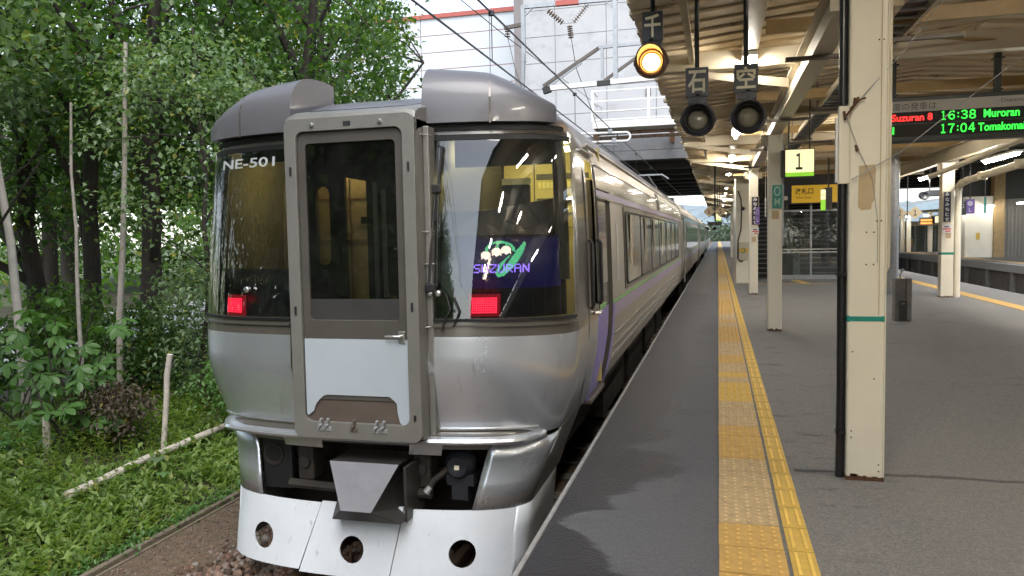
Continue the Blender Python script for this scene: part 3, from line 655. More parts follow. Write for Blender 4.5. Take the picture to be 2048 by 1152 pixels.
    for x in (-.245,-.02,.175):
        mb = MB()
        for dx in ((-.025,.025) if x != -.02 else (0,)):
            mb.bar((XD+x+dx-.012,4.742,.205),(XD+x+dx+.014,4.735,.275),.022,.018); mb.tube([(XD+x+dx,4.77,.215),(XD+x+dx,4.73,.235)],.014,8); mb.box(XD+x+dx-.03,XD+x+dx+.03,4.745,4.78,.185,.215)
        mb.build('latch', M['steelgrey'] if x != -.02 else M['brownsteel'], t, parent=dr, bevel=.003)
    # what stands behind the glass: gangway passage, cab, seat, desk
    iw = MB(); iw.plate([(XD-.44,.2),(XD+.44,.2),(XD+.44,2.28),(XD-.44,2.28)], [[(XD+a,b) for a,b in rrect(-.365,-.255,1.33,1.885,.05)], [(XD-.135,1.06),(XD+.03,1.06),(XD+.03,1.91),(XD-.135,1.945)]], f=lambda a,b:(a,4.95,b), t=(0,.03,0))
    wl = iw.build('gangway_bulkhead', M['partition'], t)
    mb = MB(); mb.box(XD-.44,XD-.19,5.13,5.15,.6,2.15); mb.box(XD-.18,XD+.14,5.13,5.15,.6,2.15); mb.build('passage_door', M['door_cream'], t)
    mb = MB(); mb.box(XD-.10,XD-.055,5.12,5.13,1.62,1.67); mb.build('door_fitting', M['cab_dark'], t)
    mb = MB(); mb.box(XD-.30,XD-.24,5.12,5.13,1.74,1.765); mb.build('red_notice', M['redprint'], t)
    mb = MB(); mb.box(XD-.30,XD+.3,5.03,5.06,2.19,2.22); mb.build('passage_lamp', M['gang_lamp'], t)
    for z in (1.50,1.80):
        mb = MB(); mb.box(XD-.43,XD+.13,5.126,5.13,z,z+.006); mb.build('door_joint', M['tan'], t)
    for x, z0, z1 in ((.085,1.05,1.9),(.15,1.1,1.85)):
        mb = MB(); mb.box(XD+x,XD+x+.035,4.935,4.95,z0,z1); mb.build('grab_rail', M['steelgrey'], t)
    for s in (-1,1):
        mb = MB(); mb.box(XD+s*.46-.012,XD+s*.46+.012,5.0,6.9,.15,2.4); mb.build('partition', M['partition'], t)
    mb = MB(); mb.box(XD-1.2,XD+1.1,5.45,6.95,.14,.18); mb.build('cab_floor', M['cab_dark'], t)
    mb = MB(); mb.box(XD-1.25,XD+1.25,5.30,6.95,2.26,2.29); mb.build('cab_ceiling', M['cab_dark'], t)
    bw = MB(); bw.box(XD-1.37,XD-.49,6.9,6.94,.18,2.28); bw.box(XD+.49,XD+1.37,6.9,6.94,.18,2.28); bo = bw.build('cab_wall', M['cab_cream'], t)
    mb = MB()
    for z, h in ((2.02,.05),(1.80,.05)): mb.box(XD+.80,XD+1.28,6.885,6.898,z,z+h)
    mb.box(XD+.52,XD+.72,6.885,6.898,1.55,1.95); mb.box(XD+.78,XD+1.36,6.888,6.898,1.70,1.708); mb.box(XD+.78,XD+1.36,6.888,6.898,1.58,1.585); mb.box(XD+.775,XD+.783,6.888,6.898,1.3,2.2)
    mb.build('wall_locker', M['cab_dark'], t, parent=bo)
    mb = MB()
    for z in (1.94,1.72):
        for k in range(12): mb.box(XD+.82+.038*k,XD+.848+.038*k,6.882,6.898,z,z+.055)
    mb.build('notice_strip', mat('cab_notice',(.8,.72,.30),.5), t, parent=bo)
    mb = MB(); mb.box(XD+.55,XD+1.30,6.25,6.33,2.20,2.235); mb.box(XD-1.2,XD-.6,6.1,6.18,2.20,2.235); mb.build('cab_lamp', M['cab_lamp'], t)
    mb = MB(); mb.box(XD-1.30,XD-1.0,6.55,6.60,.9,2.26); mb.box(XD-.78,XD-.66,5.9,5.95,1.0,2.26); mb.box(XD-.9,XD-.5,6.2,6.3,1.98,2.10); mb.build('cab_pillar', M['cab_cream'], t)
    mb = MB(); mb.box(XD-.66,XD-.52,5.18,5.185,1.78,1.98); mb.build('paper_notice', M['panelwhite'], t)
    mb = MB(); mb.box(XD+.50,XD+1.30,5.50,5.54,2.03,2.27); mb.box(XD-1.32,XD-.50,5.50,5.54,2.14,2.27); mb.build('sun_visor', M['blackpane'], t)
    # driver's desk and seat behind the right windscreen
    mb = MB(); mb.add([(XD+.50,5.15,1.50),(XD+1.26,5.48,1.50),(XD+1.26,6.0,1.50),(XD+.50,5.9,1.50),(XD+.50,5.30,1.70),(XD+.78,5.36,1.70),(XD+1.24,5.60,1.79),(XD+1.24,6.0,1.76),(XD+.50,5.9,1.72)],
        [(0,1,6,5),(0,5,4),(4,5,8),(5,6,7,8),(1,2,7,6),(0,4,8,3),(3,8,7,2)]); mb.build('driver_desk', M['console'], t, bevel=.01)
    mb = MB(); mb.box(XD+.80,XD+1.02,5.72,5.75,1.72,1.90); mb.build('desk_monitor', M['cab_dark'], t, bevel=.01)
    mb = MB(); mb.box(XD+.80,XD+1.02,5.715,5.755,1.902,1.95); mb.build('monitor_top', mat('cab_paper',(.8,.72,.36),.5), t)
    mb = MB(); mb.box(XD+.62,XD+1.1,6.35,6.50,1.15,1.72); mb.box(XD+.62,XD+1.1,6.0,6.5,1.05,1.17); mb.build('driver_seat', M['cab_dark'], t, bevel=.05)
    # tail lamps with their glow housings
    for x0, x1, z0, z1 in ((-3.615,-3.455,.975,1.085),(-1.625,-1.45,.985,1.095)):
        def grid(a0,a1,b0,b1,off,m,name,n=6):
            mb = MB(); P = [on_nose(a0+(a1-a0)*i/n, z, off) for z in (b0,b1) for i in range(n+1)]
            mb.add(P, [(i,i+1,n+2+i,n+1+i) for i in range(n)]); o = mb.build(name, m, t, smooth=60); weld(o); o.modifiers.new('s','SOLIDIFY').thickness = .006; return o
        h = grid(x0-.022,x1+.022,z0-.022,z1+.022,-.045,M['tailglow'],'tail_light')
        mb = MB()
        nx, nz = 12, 7
        for i in range(nx):
            for j in range(nz):
                xa = x0+(x1-x0)*(i+.17)/nx; xb = x0+(x1-x0)*(i+.83)/nx; za = z0+(z1-z0)*(j+.17)/nz; zb = z0+(z1-z0)*(j+.83)/nz
                mb.add([on_nose(xa,za,-.03),on_nose(xb,za,-.03),on_nose(xb,zb,-.03),on_nose(xa,zb,-.03)], [(0,1,2,3)])
        mb.build('led_matrix', M['tail'], t, parent=h)
    # emblem display: a dot-matrix panel with lilies of the valley and the train's name
    mb = MB(); n = 10; P = [on_nose(-1.72+.70*i/n, z, -.048) for z in (1.155,1.50) for i in range(n+1)]
    mb.add(P, [(i,i+1,n+2+i,n+1+i) for i in range(n)]); disp = mb.build('destination_display', M['led_blue'], t, smooth=60); weld(disp); disp.modifiers.new('s','SOLIDIFY').thickness = .008
    DX = lambda px: -1.615 + (px-950)*.00362
    DZ = lambda py: 1.262 + (554-py)*.00318
    def dotpoly(poly, m, name, pitch=2.0, holes=()):
        mb = MB(); xs = [p[0] for p in poly]; ys = [p[1] for p in poly]
        y = min(ys)+pitch/2
        while y < max(ys):
            x = min(xs)+pitch/2
            while x < max(xs):
                if inside((x,y), poly) and not any(inside((x,y),h) for h in holes):
                    h_ = pitch*.41; mb.add([on_nose(DX(x+a*h_), DZ(y+b*h_), -.040) for a,b in ((-1,1),(1,1),(1,-1),(-1,-1))], [(0,1,2,3)])
                x += pitch
            y += pitch
        return mb.build(name, m, t, parent=disp)
    dotpoly([(1046,486),(1048,495),(1043,512),(1034,530),(1022,548),(1008,562),(996,564),(992,556),(996,542),(1006,528),(1020,516),(1034,504)], M['led_mint'], 'leaf_print', holes=[[(1030,510),(1016,532),(1000,556),(997,554),(1012,528),(1026,510)]])
    arc = [(1000+28*math.cos(R(q)), 506-20*math.sin(R(q))) for q in range(-10,200,10)]; arc2 = [(1000+23*math.cos(R(q)), 506-15*math.sin(R(q))) for q in range(195,-15,-10)]
    dotpoly(arc+arc2, M['led_mint'], 'stalk_print')
    dotpoly([(995,490),(999,490),(998,502),(992,502)], M['led_mint'], 'stalk_print'); dotpoly([(1010,492),(1014,492),(1014,500),(1010,500)], M['led_mint'], 'stalk_print')
    for cx, cy_ in ((974,516),(994,509),(1012,505)):
        dotpoly(circ(cx,cy_,9.5,14,8) , M['led_white'], 'bell_print'); 
        dotpoly([(cx-9,cy_+5),(cx+9,cy_+5),(cx+9,cy_+10),(cx+5,cy_+7),(cx,cy_+10.5),(cx-5,cy_+7),(cx-9,cy_+10)], M['led_white'], 'bell_print')
    dotpoly([(979,524),(984,524),(974,569),(968,569)], M['led_white'], 'stem_print')
    font = {'S':'01111 10000 10000 01110 00001 00001 11110','U':'10001 10001 10001 10001 10001 10001 01110','Z':'11111 00001 00010 00100 01000 10000 11111','R':'11110 10001 10001 11110 10100 10010 10001','A':'01110 10001 10001 11111 10001 10001 10001','N':'10001 11001 11101 10101 10111 10011 10001'}
    mb = MB()
    for k, ch in enumerate('SUZURAN'):
        for r_, row in enumerate(font[ch].split()):
            for c_, bit in enumerate(row):
                if bit == '1':
                    x = 952+k*15.2+c_*2.55; y = 537+r_*2.65; h_ = 1.12
                    mb.add([on_nose(DX(x+a*h_), DZ(y+b*h_), -.034) for a,b in ((-1,1),(1,1),(1,-1),(-1,-1))], [(0,1,2,3)])
    mb.build('lettering', M['led_purple'], t, parent=disp)
    # white set number on the left windscreen
    text('NE-501', 0, 1, 0, 1, 0, mat('white_transfer',(.34,.37,.36),.5), t, parent=gl[0], bold=.012, fmap=lambda u,v,d: on_nose(-3.66+.53*u, 2.055+.072*v, .006+d*.1))
    # grey rounded pieces at the inner foot of each windscreen
    for s in (-1,1):
        mb = MB(); out = [(0,.955)]+[(.0,1.31)]+[(.30*math.sin(R(q)), .97+.34*math.cos(R(q))) for q in range(0,91,9)]+[(.30,.955)]
        mb.plate(out[1:], f=lambda a,b,s=s: on_nose(XC+s*(.52+a), b, -.02), t=(0,.006,0)); mb.build('wiper_cowl', M['cab_dark'] if s > 0 else M['console'], t)
    # wiper on the right windscreen, its lower arm and hose on the glass
    mb = MB(); mb.tube([on_nose(-1.90,1.175,.05),on_nose(-1.885,1.5,.06),on_nose(-1.86,1.86,.05)], .009, 6); mb.tube([on_nose(-1.85,1.175,.05),on_nose(-1.845,1.5,.06),on_nose(-1.845,1.80,.05)], .007, 6)
    wp = mb.build('wiper', M['rubber'], t)
    mb = MB(); mb.bar(on_nose(-1.865,1.62,.03),on_nose(-1.825,2.13,.03),.016,.03); mb.build('wiper_blade', M['rubber'], t, parent=wp)
    mb = MB(); P = on_nose(-1.855,1.84,.045); mb.box(P.x-.03,P.x+.03,P.y-.03,P.y+.02,1.81,1.87); mb.build('wiper_joint', M['rubber'], t, parent=wp, bevel=.008)
    mb = MB(); P = on_nose(-1.87,1.165,.04); mb.box(P.x-.05,P.x+.02,P.y-.04,P.y+.02,1.14,1.20); mb.build('wiper_motor', M['rubber'], t, parent=wp, bevel=.008)
    mb = MB(); 
    for dx in (0,.055): P = on_nose(-1.89+dx,1.13,.03); mb.lathe((P.x,P.y,P.z),(0,-1,0),[(0,.02),(.03,.02),(.035,.012),(.035,0)],12)
    mb.build('wiper_spindle', M['chrome'], t, parent=wp, smooth=40)
    mb = MB(); mb.tube([on_nose(-1.79,1.12,.02),on_nose(-1.76,1.02,.03),on_nose(-1.80,.94,.03),on_nose(-1.82,.87,.03)], .006, 6); mb.tube([on_nose(-1.74,1.10,.02),on_nose(-1.70,1.0,.03),on_nose(-1.74,.90,.025)], .006, 6); mb.build('washer_hose', M['rubber'], t)
    # left wiper spindle
    mb = MB(); P = on_nose(-3.34,1.155,.02); mb.lathe((P.x,P.y,P.z),(0,-1,0),[(0,.022),(.03,.022),(.035,.014),(.035,0)],12); mb.build('wiper_spindle', M['chrome'], t, smooth=40)
    # bumper ledge round the nose
    L = [(-.06,.0),(.10,.0),(.135,.012),(.145,.03),(.135,.048),(.10,.058),(-.06,.062)]
    def lsec(s):
        k = min(1, 6*min(s,1-s)+.12); return [((o if o < 0 else o*k), z) for o, z in L]
    sweep('bumper_ledge', -70, 70, lambda s: .085, lsec, M['silver'], n=48)
    def lsec2(s):
        k = min(1, 6*min(s,1-s)+.12); return [(-.03,.05),(.09*k,.05),(.09*k,.064),(-.03,.09)]
    sweep('ledge_top', -58, 60, lambda s: .085, lsec2, M['tgrey'], n=40)
    sweep('ledge_trim', AU(.4), AU(.9), lambda s: .175, [(-.01,-.005),(.016,-.005),(.016,.005),(-.01,.005)], M['chrome'], n=24); sweep('ledge_trim', -AU(.95), -AU(.36), lambda s: .175, [(-.01,-.005),(.012,-.005),(.012,.005),(-.01,.005)], M['chrome'], n=24)
    # apron below the ledge with its dark opening; plough panels with round holes
    def sk(u, z): return nose(max(-89.9,min(89.9,u)), z)
    AX = lambda x: math.copysign(math.degrees(math.asin((abs(x)/1.22)**(PP/2))), x)
    qa, qb, qc, qd = AX(-.86), AX(.845), AX(-.60), AX(.55)
    for a0, a1, zt in ((-89.9,qa,0),(qb,89.9,0)):
        mb = MB(); n = 14; zz = [.09,-.05,-.2,-.375]; vs = [sk(a0+(a1-a0)*i/n, z) for z in zz for i in range(n+1)]
        mb.add(vs, [(r_*(n+1)+i,r_*(n+1)+i+1,(r_+1)*(n+1)+i+1,(r_+1)*(n+1)+i) for r_ in range(3) for i in range(n)])
        o = mb.build('apron', M['silver'], t, smooth=40); weld(o); o.modifiers.new('s','SOLIDIFY').thickness = .012
    for a0, a1, zl in ((qa,qc,.032),(qc,AX(-.30),.002),(AX(-.30),AX(.33),.05),(AX(.33),qd,-.012),(qd,qb,.032)):
        n = 8; mb = MB(); vs = [sk(a0+(a1-a0)*i/n, z) for z in (.09,zl) for i in range(n+1)]; mb.add(vs, [(i,i+1,n+2+i,n+1+i) for i in range(n)])
        o = mb.build('apron_tab', M['silver'] if zl < .02 else M['frame'], t); weld(o); o.modifiers.new('s','SOLIDIFY').thickness = .014
    def plow(x0, x1, zt0, zt1, zb, hole, xb0, xb1, fade):
        """front plough panel between x0..x1 (top) and xb0..xb1 (bottom)"""
        H = circ(hole[0], hole[1], .092, 22); out = []
        top = [(x0+(x1-x0)*k/8, zt0+(zt1-zt0)*k/8) for k in range(9)]; bot = [(xb1+(xb0-xb1)*k/8, zb) for k in range(9)]
        rs = [(x1+(xb1-x1)*k/4, zt1+(zb-zt1)*k/4) for k in range(1,4)]; ls = [(xb0+(x0-xb0)*k/4, zb+(zt0-zb)*k/4) for k in range(1,4)]
        mb = MB(); mb.plate(top+rs+bot+ls, [H], f=lambda a,b: tuple(on_nose(a,b)), t=(0,.014,0), grid=.07)
        o = mb.build('plough_panel', M['silver_skirt'], t, smooth=40); return o
    plow(XC-1.10,XC-.298,-.378,-.378,-.83,(XC-.775,-.650),XC-1.085,XC-.437,0)
    plow(XC-.292,XC+.336,-.366,-.366,-.845,(XC-.03,-.668),XC-.431,XC+.262,0)
    plow(XC+.342,XC+1.10,-.378,-.378,-.845,(XC+.765,-.655),XC+.268,XC+1.085,0)
    for s in (-1,1):                      # plough returns round to the side
        mb = MB(); n = 8; zz = [-.375,-.55,-.70,-.83]; vs = []
        for z in zz:
            w_ = prof(z)[0]; aa_ = ang_of(XC+1.10 - (.015 if z < -.5 else .0), z)
            vs += [sk(s*(aa_+(89.9-aa_)*i/n), z) for i in range(n+1)] + [(XC+s*w_, prof(z)[1]+prof(z)[2]+.8, z)]
        k = n+2; mb.add(vs, [(r_*k+i,r_*k+i+1,(r_+1)*k+i+1,(r_+1)*k+i) for r_ in range(3) for i in range(k-1)]); o = mb.build('plough_side', M['silver_skirt'], t, smooth=40); weld(o); o.modifiers.new('s','SOLIDIFY').thickness = .014
        mb = MB(); vs = []
        for z in (.10,-.1,-.375): w_ = prof(z)[0]; y = prof(z)[1]+prof(z)[2]; vs += [(XC+s*w_,y,z),(XC+s*w_,y+.9,z)]
        mb.add(vs, [(0,1,3,2),(2,3,5,4)]); o = mb.build('apron_side', M['silver'], t); o.modifiers.new('s','SOLIDIFY').thickness = .012
    # coupler pocket: dark boxes, hoses, the sloping coupler cover
    mb = MB(); mb.box(XC-1.02,XC+1.02,5.55,5.60,-.85,.12); mb.box(XC-.95,XC+.95,5.12,5.6,.10,.128); mb.box(XC-.95,XC+.95,5.30,5.36,-.30,-.20); mb.build('pocket_back', M['under'], t)
    mb = MB(); mb.box(XC-.88,XC-.64,5.06,5.10,-.36,.02); p_ = mb.build('pocket_panel', M['black'], t, bevel=.006)
    mb = MB(); mb.lathe((XC-.79,5.058,-.10),(0,-1,0),[(0,.085),(.008,.085),(.008,.065),(-.0,.06)],20); mb.build('panel_opening', M['under'], t, parent=p_)
    for x in (-.50,.42):
        mb = MB(); mb.box(XC+x-.065,XC+x+.065,5.02,5.2,-.27,.0); q = mb.build('buffer_block', M['under'], t, bevel=.015)
        mb = MB(); mb.lathe((XC+x,5.02,-.13),(0,-1,0),[(0,.045),(.02,.04),(.02,.0)],14); mb.build('buffer_boss', M['dark'], t, parent=q)
    mb = MB(); mb.tube([(XC-.62,5.0,-.29),(XC-.1,4.98,-.30),(XC+.5,5.0,-.30)],.035,8); mb.build('air_pipe', M['under'], t)
    mb = MB(); mb.lathe((XC+.69,5.12,-.10),(0,-1,0),[(0,.11),(.06,.11),(.09,.085),(.12,.07),(.12,.03),(.10,0)],18); mb.box(XC+.60,XC+.80,5.04,5.15,-.24,-.16); mb.box(XC+.64,XC+.76,5.03,5.15,-.34,-.24); mb.build('jumper_socket', M['lamp_body'], t, smooth=40)
    mb = MB(); mb.box(XC+.675,XC+.71,4.992,5.0,-.115,-.085); mb.build('socket_plate', M['ivory'], t)
    mb = MB(); mb.tube([(XC+.62,5.05,-.12),(XC+.52,5.0,-.2),(XC+.49,4.985,-.25)],.022,8); jh = mb.build('jumper_hose', M['under'], t); mb = MB(); mb.tube([(XC+.493,4.987,-.245),(XC+.468,4.97,-.285)],.024,8); mb.build('hose_coupling', M['steelgrey'], t, jh)
    # coupler cover: truncated wedge, bright sloping face, dark cheeks
    XD = XC+.06; A = [(XD-.23,4.78,-.035),(XD+.29,4.78,-.035),(XD+.15,4.62,-.325),(XD-.075,4.62,-.325)]
    B = [(XD-.23,5.1,-.035),(XD+.29,5.1,-.035),(XD+.32,5.1,-.43),(XD-.20,5.1,-.43),(XD+.32,4.72,-.43),(XD-.20,4.72,-.43)]
    mb = MB(); mb.add(A+B, [(0,1,2,3)],0); mb.add(A+B, [(1,5,6,8,2),(0,3,9,7,4),(2,8,9,3),(0,4,5,1),(6,7,9,8)],1)
    mb.build('coupler_cover', [mat('coupler_cover_face',(.17,.172,.19),.5,.15,dirt=.68,dcol=(.2,.2,.22),dscale=14), M['dark']], t, bevel=.006)
    mb = MB(); mb.box(XD+.325,XD+.348,4.77,5.1,-.43,-.05); mb.build('coupler_cheek', M['dark'], t, bevel=.004)
    # ------------------------- near side: doors, stripes, window band
    sx = side_x
    def sidequad(mb, y0, y1, z0, z1, off, n=1, mi=0):
        zz = np.linspace(z0, z1, n+1)
        for a, b in zip(zz[:-1], zz[1:]):
            mb.add([(sx(a)+off,y0,a),(sx(a)+off,y1,a),(sx(b)+off,y1,b),(sx(b)+off,y0,b)], [(0,1,2,3)], mi)
    def sidepart(name, m, y0, y1, z0, z1, off, n=1, th=.006, parent=None):
        mb = MB(); sidequad(mb,y0,y1,z0,z1,off,n); o = mb.build(name, m, t, parent=parent); weld(o); q = o.modifiers.new('s','SOLIDIFY'); q.thickness = th; q.offset = 0; return o
    mb = MB(); mb.plate([(5.98,.95),(6.33,.95),(6.33,2.1),(5.98,2.1)], f=lambda a,b:(sx(b)-.05,a,b), t=(-.01,0,0)); mb.build('cab_door_window', M['sideglass'], t)
    for y in (5.94,6.39):
        mb = MB(); mb.tube([(sx(.9)+.005,y,.93),(sx(1.2)+.03,y,.96),(sx(1.4)+.03,y,1.44),(sx(1.4)+.005,y,1.47)],.014,8); mb.build('cab_handrail', M['rubber'], t, smooth=40)
    mb = MB(); mb.tube([(sx(.9)+.004,6.12,.88),(sx(.9)+.035,6.14,.88),(sx(.9)+.035,6.24,.88)],.014,8); mb.build('cab_door_handle', M['chrome'], t, smooth=40)
    for y in (5.86,6.41): sidepart('door_seam', M['rubber'], y-.008, y+.008, .2, 2.12, .001, 10, .006)
    sidepart('cab_gutter', M['chrome'], 5.80, 6.40, 2.15, 2.165, .02, 1, .03)
    pd = sidepart('passenger_door', M['steel_d'], 6.45, 7.25, .10, 1.97, -.035, 10, .02)
    sidepart('door_lilac_panel', M['lilac'], 6.47, 7.08, .10, .86, -.022, 6, .006, pd); sidepart('door_lime_line', M['lime'], 6.47, 6.93, .862, .90, -.022, 1, .006, pd)
    sidepart('door_glass', M['sideglass'], 6.62, 7.08, 1.08, 1.80, -.022, 3, .006, pd)
    mb = MB()
    for y in (6.45,7.25):
        for a, b in zip(np.linspace(.10,1.97,9)[:-1], np.linspace(.10,1.97,9)[1:]): mb.add([(sx(a)-.12,y,a),(sx(a)+.002,y,a),(sx(b)+.002,y,b),(sx(b)-.12,y,b)], [(0,1,2,3)])
    mb.add([(sx(1.97)-.12,6.45,1.97),(sx(1.97)+.002,6.45,1.97),(sx(1.97)+.002,7.25,1.97),(sx(1.97)-.12,7.25,1.97)], [(0,1,2,3)]); mb.build('door_jamb', M['steel_d'], t)
    mb = MB(); mb.box(sx(.1)-.14,sx(.1)+.03,6.45,7.25,.06,.10); mb.build('door_step', M['brownsteel'], t, bevel=.005)
    for y0, y1 in ((6.36,6.445),(7.255,7.36)): sidepart('lilac_band', M['lilac'], y0, y1, .10, .86, .003, 8)
    sidepart('lime_stripe', M['lime'], 7.255, HEAD_END-.2, .862, .885, .003); sidepart('lilac_stripe', M['lilac_pale'], 7.37, HEAD_END-.2, .73, .858, .003, 2)
    for z in (.55,.42,.31): sidepart('body_rib', M['chrome'], 7.40, HEAD_END-.1, z-.007, z+.007, .006, 1, .012)
    sidepart('header_band', M['steel_d'], 6.42, HEAD_END-.1, 1.90, 2.08, .004, 2); sidepart('lilac_stripe', M['lilac_pale'], 6.42, HEAD_END-.1, 1.835, 1.885, .004)
    sidepart('header_rib', M['chrome'], 6.42, HEAD_END-.1, 2.088, 2.10, .008, 1, .02); sidepart('header_rib', M['chrome'], 6.42, HEAD_END-.1, 1.818, 1.828, .008, 1, .02)
    sidepart('roof_gutter', M['steel'], 6.3, HEAD_END-.05, 2.235, 2.26, .012, 1, .03)
    sidepart('number_plate', M['panelwhite'], 7.62, 7.74, 1.05, 1.62, .004); sidepart('vent_louvre', M['rubber'], 13.2, 13.75, 1.92, 2.20, .01, 2)
    wf = sidepart('window_band', M['steel_d'], 8.25, 19.7, .93, 1.80, .006, 4, .012)
    nW = 7; wy = np.linspace(8.36, 19.6, nW+1)
    for k in range(nW):
        mb = MB(); mb.plate(rrect(wy[k]+.03, wy[k+1]-.03, .985, 1.745, .07, 3), f=lambda a,b:(sx(b)+.014,a,b), t=(.006,0,0)); p_ = mb.build('window_pane', M['sideglass'], t)
        mb = MB(); o_ = rrect(wy[k]+.012, wy[k+1]-.012, .968, 1.762, .085, 3); i_ = rrect(wy[k]+.036, wy[k+1]-.036, .99, 1.74, .066, 3)
        mb.plate(o_, [i_], f=lambda a,b:(sx(b)+.012,a,b), t=(.012,0,0)); mb.build('window_rim', M['rubber'], t, parent=p_)
        mb = MB(); yc = wy[k]+.30+.2*(k%2)
        mb.box(sx(1.3)+.0215,sx(1.3)+.0235,yc,yc+.28,1.0,1.73); mb.build('curtain', mat('window_curtain',(.30,.26,.19),.7,dirt=.6), t, parent=p_)
    # ends, underframe, roof gear
    mb = MB(); mb.box(XC-1.3,XC+1.3,HEAD_END-.03,HEAD_END,.1,2.5); mb.build('car_end', M['dark'], t)
    underframe(t, 4.9, HEAD_END)
    return t
def dens(p, step=4.0):
    out = []
    for a, b in zip(p, p[1:]+p[:1]):
        k = max(1, int(abs(a[0]-b[0])/step)); out += [(a[0]+(b[0]-a[0])*i/k, a[1]+(b[1]-a[1])*i/k) for i in range(k)]
    return out
def weld(o, d=.0004):
    bm = bmesh.new(); bm.from_mesh(o.data); bmesh.ops.remove_doubles(bm, verts=bm.verts, dist=d); bmesh.ops.recalc_face_normals(bm, faces=bm.faces); bm.to_mesh(o.data); bm.free()
def underframe(t, y0, y1):
    mb = MB(); L = y1-y0
    for a, b, zb in ((.22,.34,-.55),(.37,.50,-.60),(.53,.66,-.5),(.69,.78,-.58)): mb.box(XC-1.2,XC+1.2,y0+a*L,y0+b*L,zb,.06)
    mb.box(XC-1.25,XC+1.25,y0+.9,y1-.05,.02,.11); mb.build('underframe', M['under'], t)
    for yc in (y0+3.0, y1-3.0):
        mb = MB()
        for s in (-1,1): mb.box(XC+s*.98-.07,XC+s*.98+.07,yc-1.5,yc+1.5,-.50,-.28); mb.box(XC+s*.98-.1,XC+s*.98+.1,yc-.35,yc+.35,-.3,.02)
        mb.box(XC-.9,XC+.9,yc-.25,yc+.25,-.45,-.2); bo = mb.build('bogie', M['under'], t, bevel=.02)
        for dy in (-1.05,1.05):
            mb = MB()
            for s in (-1,1): mb.lathe((XC+s*.53,yc+dy,-.49),(s,0,0),[(-.03,.05),(-.03,.46),(0,.46),(.0,.43),(.10,.425),(.10,.05)],22)
            mb.tube([(XC-.6,yc+dy,-.49),(XC+.6,yc+dy,-.49)],.07,10); mb.build('wheelset', M['railsteel'], t, parent=bo, smooth=35)
def trailer_car(y0, y1, label):
    t = thing('train_car', label, 'train car', (XC, y0, -.92), 'cars of the silver train')
    pr = car_profile(); full = [(XC+w_,z) for w_,z in pr] + [(XC-w_,z) for w_,z in reversed(pr[:-1])]; n = len(full)
    mb = MB(); mb.add([(x,y,z) for y in (y0,y1) for x,z in full], [(i,(i+1)%n,n+(i+1)%n,n+i) for i in range(n)] + [tuple(range(n)), tuple(range(2*n-1,n-1,-1))]); mb.build('body_shell', M['steel'], t, smooth=45)
    def sp(name, m, a, b, z0, z1, off, parent=None):
        mb = MB(); mb.box(side_x((z0+z1)/2)+off-.012, side_x((z0+z1)/2)+off, a, b, z0, z1); return mb.build(name, m, t, parent=parent)
    sp('lime_stripe', M['lime'], y0+.2, y1-.2, .862, .885, .004); sp('lilac_stripe', M['lilac_pale'], y0+.2, y1-.2, .73, .858, .004); sp('header_band', M['steel_d'], y0+.1, y1-.1, 1.90, 2.08, .008)
    for yd in (y0+.9, y1-1.9):
        d = sp('passenger_door', M['steel_d'], yd, yd+.95, .10, 1.97, .008); sp('door_glass', M['sideglass'], yd+.2, yd+.75, 1.0, 1.8, .014, d)
    wy = np.linspace(y0+3.2, y1-3.2, 8)
    sp('window_band', M['steel_d'], y0+3.1, y1-3.1, .94, 1.80, .006)
    for k in range(7): sp('window_pane', M['sideglass'], wy[k]+.04, wy[k+1]-.04, .99, 1.74, .014)
    mb = MB(); mb.box(XC-.6,XC+.6,y0-.5,y0+.02,.2,2.2); mb.build('gangway_bellows', M['rubber'], t)
    underframe(t, y0, y1); return t
HEAD = head_car()
CAR2 = trailer_car(22.05, 41.6, 'second car of the silver train, coupled directly behind the head car')
for k, nm in enumerate(('third car of the silver train, halfway along the platform','fourth car of the silver train, partly past the overbridge','last car of the silver train at the far end of the platform')):
    dup(CAR2, (XC, 22.05+20.05*(k+1), -.92), nm)
# pantograph on the second car
pg = MB(); y = 25.0
pg.tube([(XC-.5,y-.6,2.66),(XC-.5,y+.9,3.05),(XC-.3,y,3.40)],.022,6); pg.tube([(XC+.5,y-.6,2.66),(XC+.5,y+.9,3.05),(XC+.3,y,3.40)],.022,6); pg.tube([(XC-.95,y,3.26),(XC-.75,y,3.40),(XC+.75,y,3.40),(XC+.95,y,3.26)],.025,6); pg.box(XC-.7,XC+.7,y-.8,y+.2,2.62,2.68)
pg.build('pantograph', M['steelgrey'], CAR2)

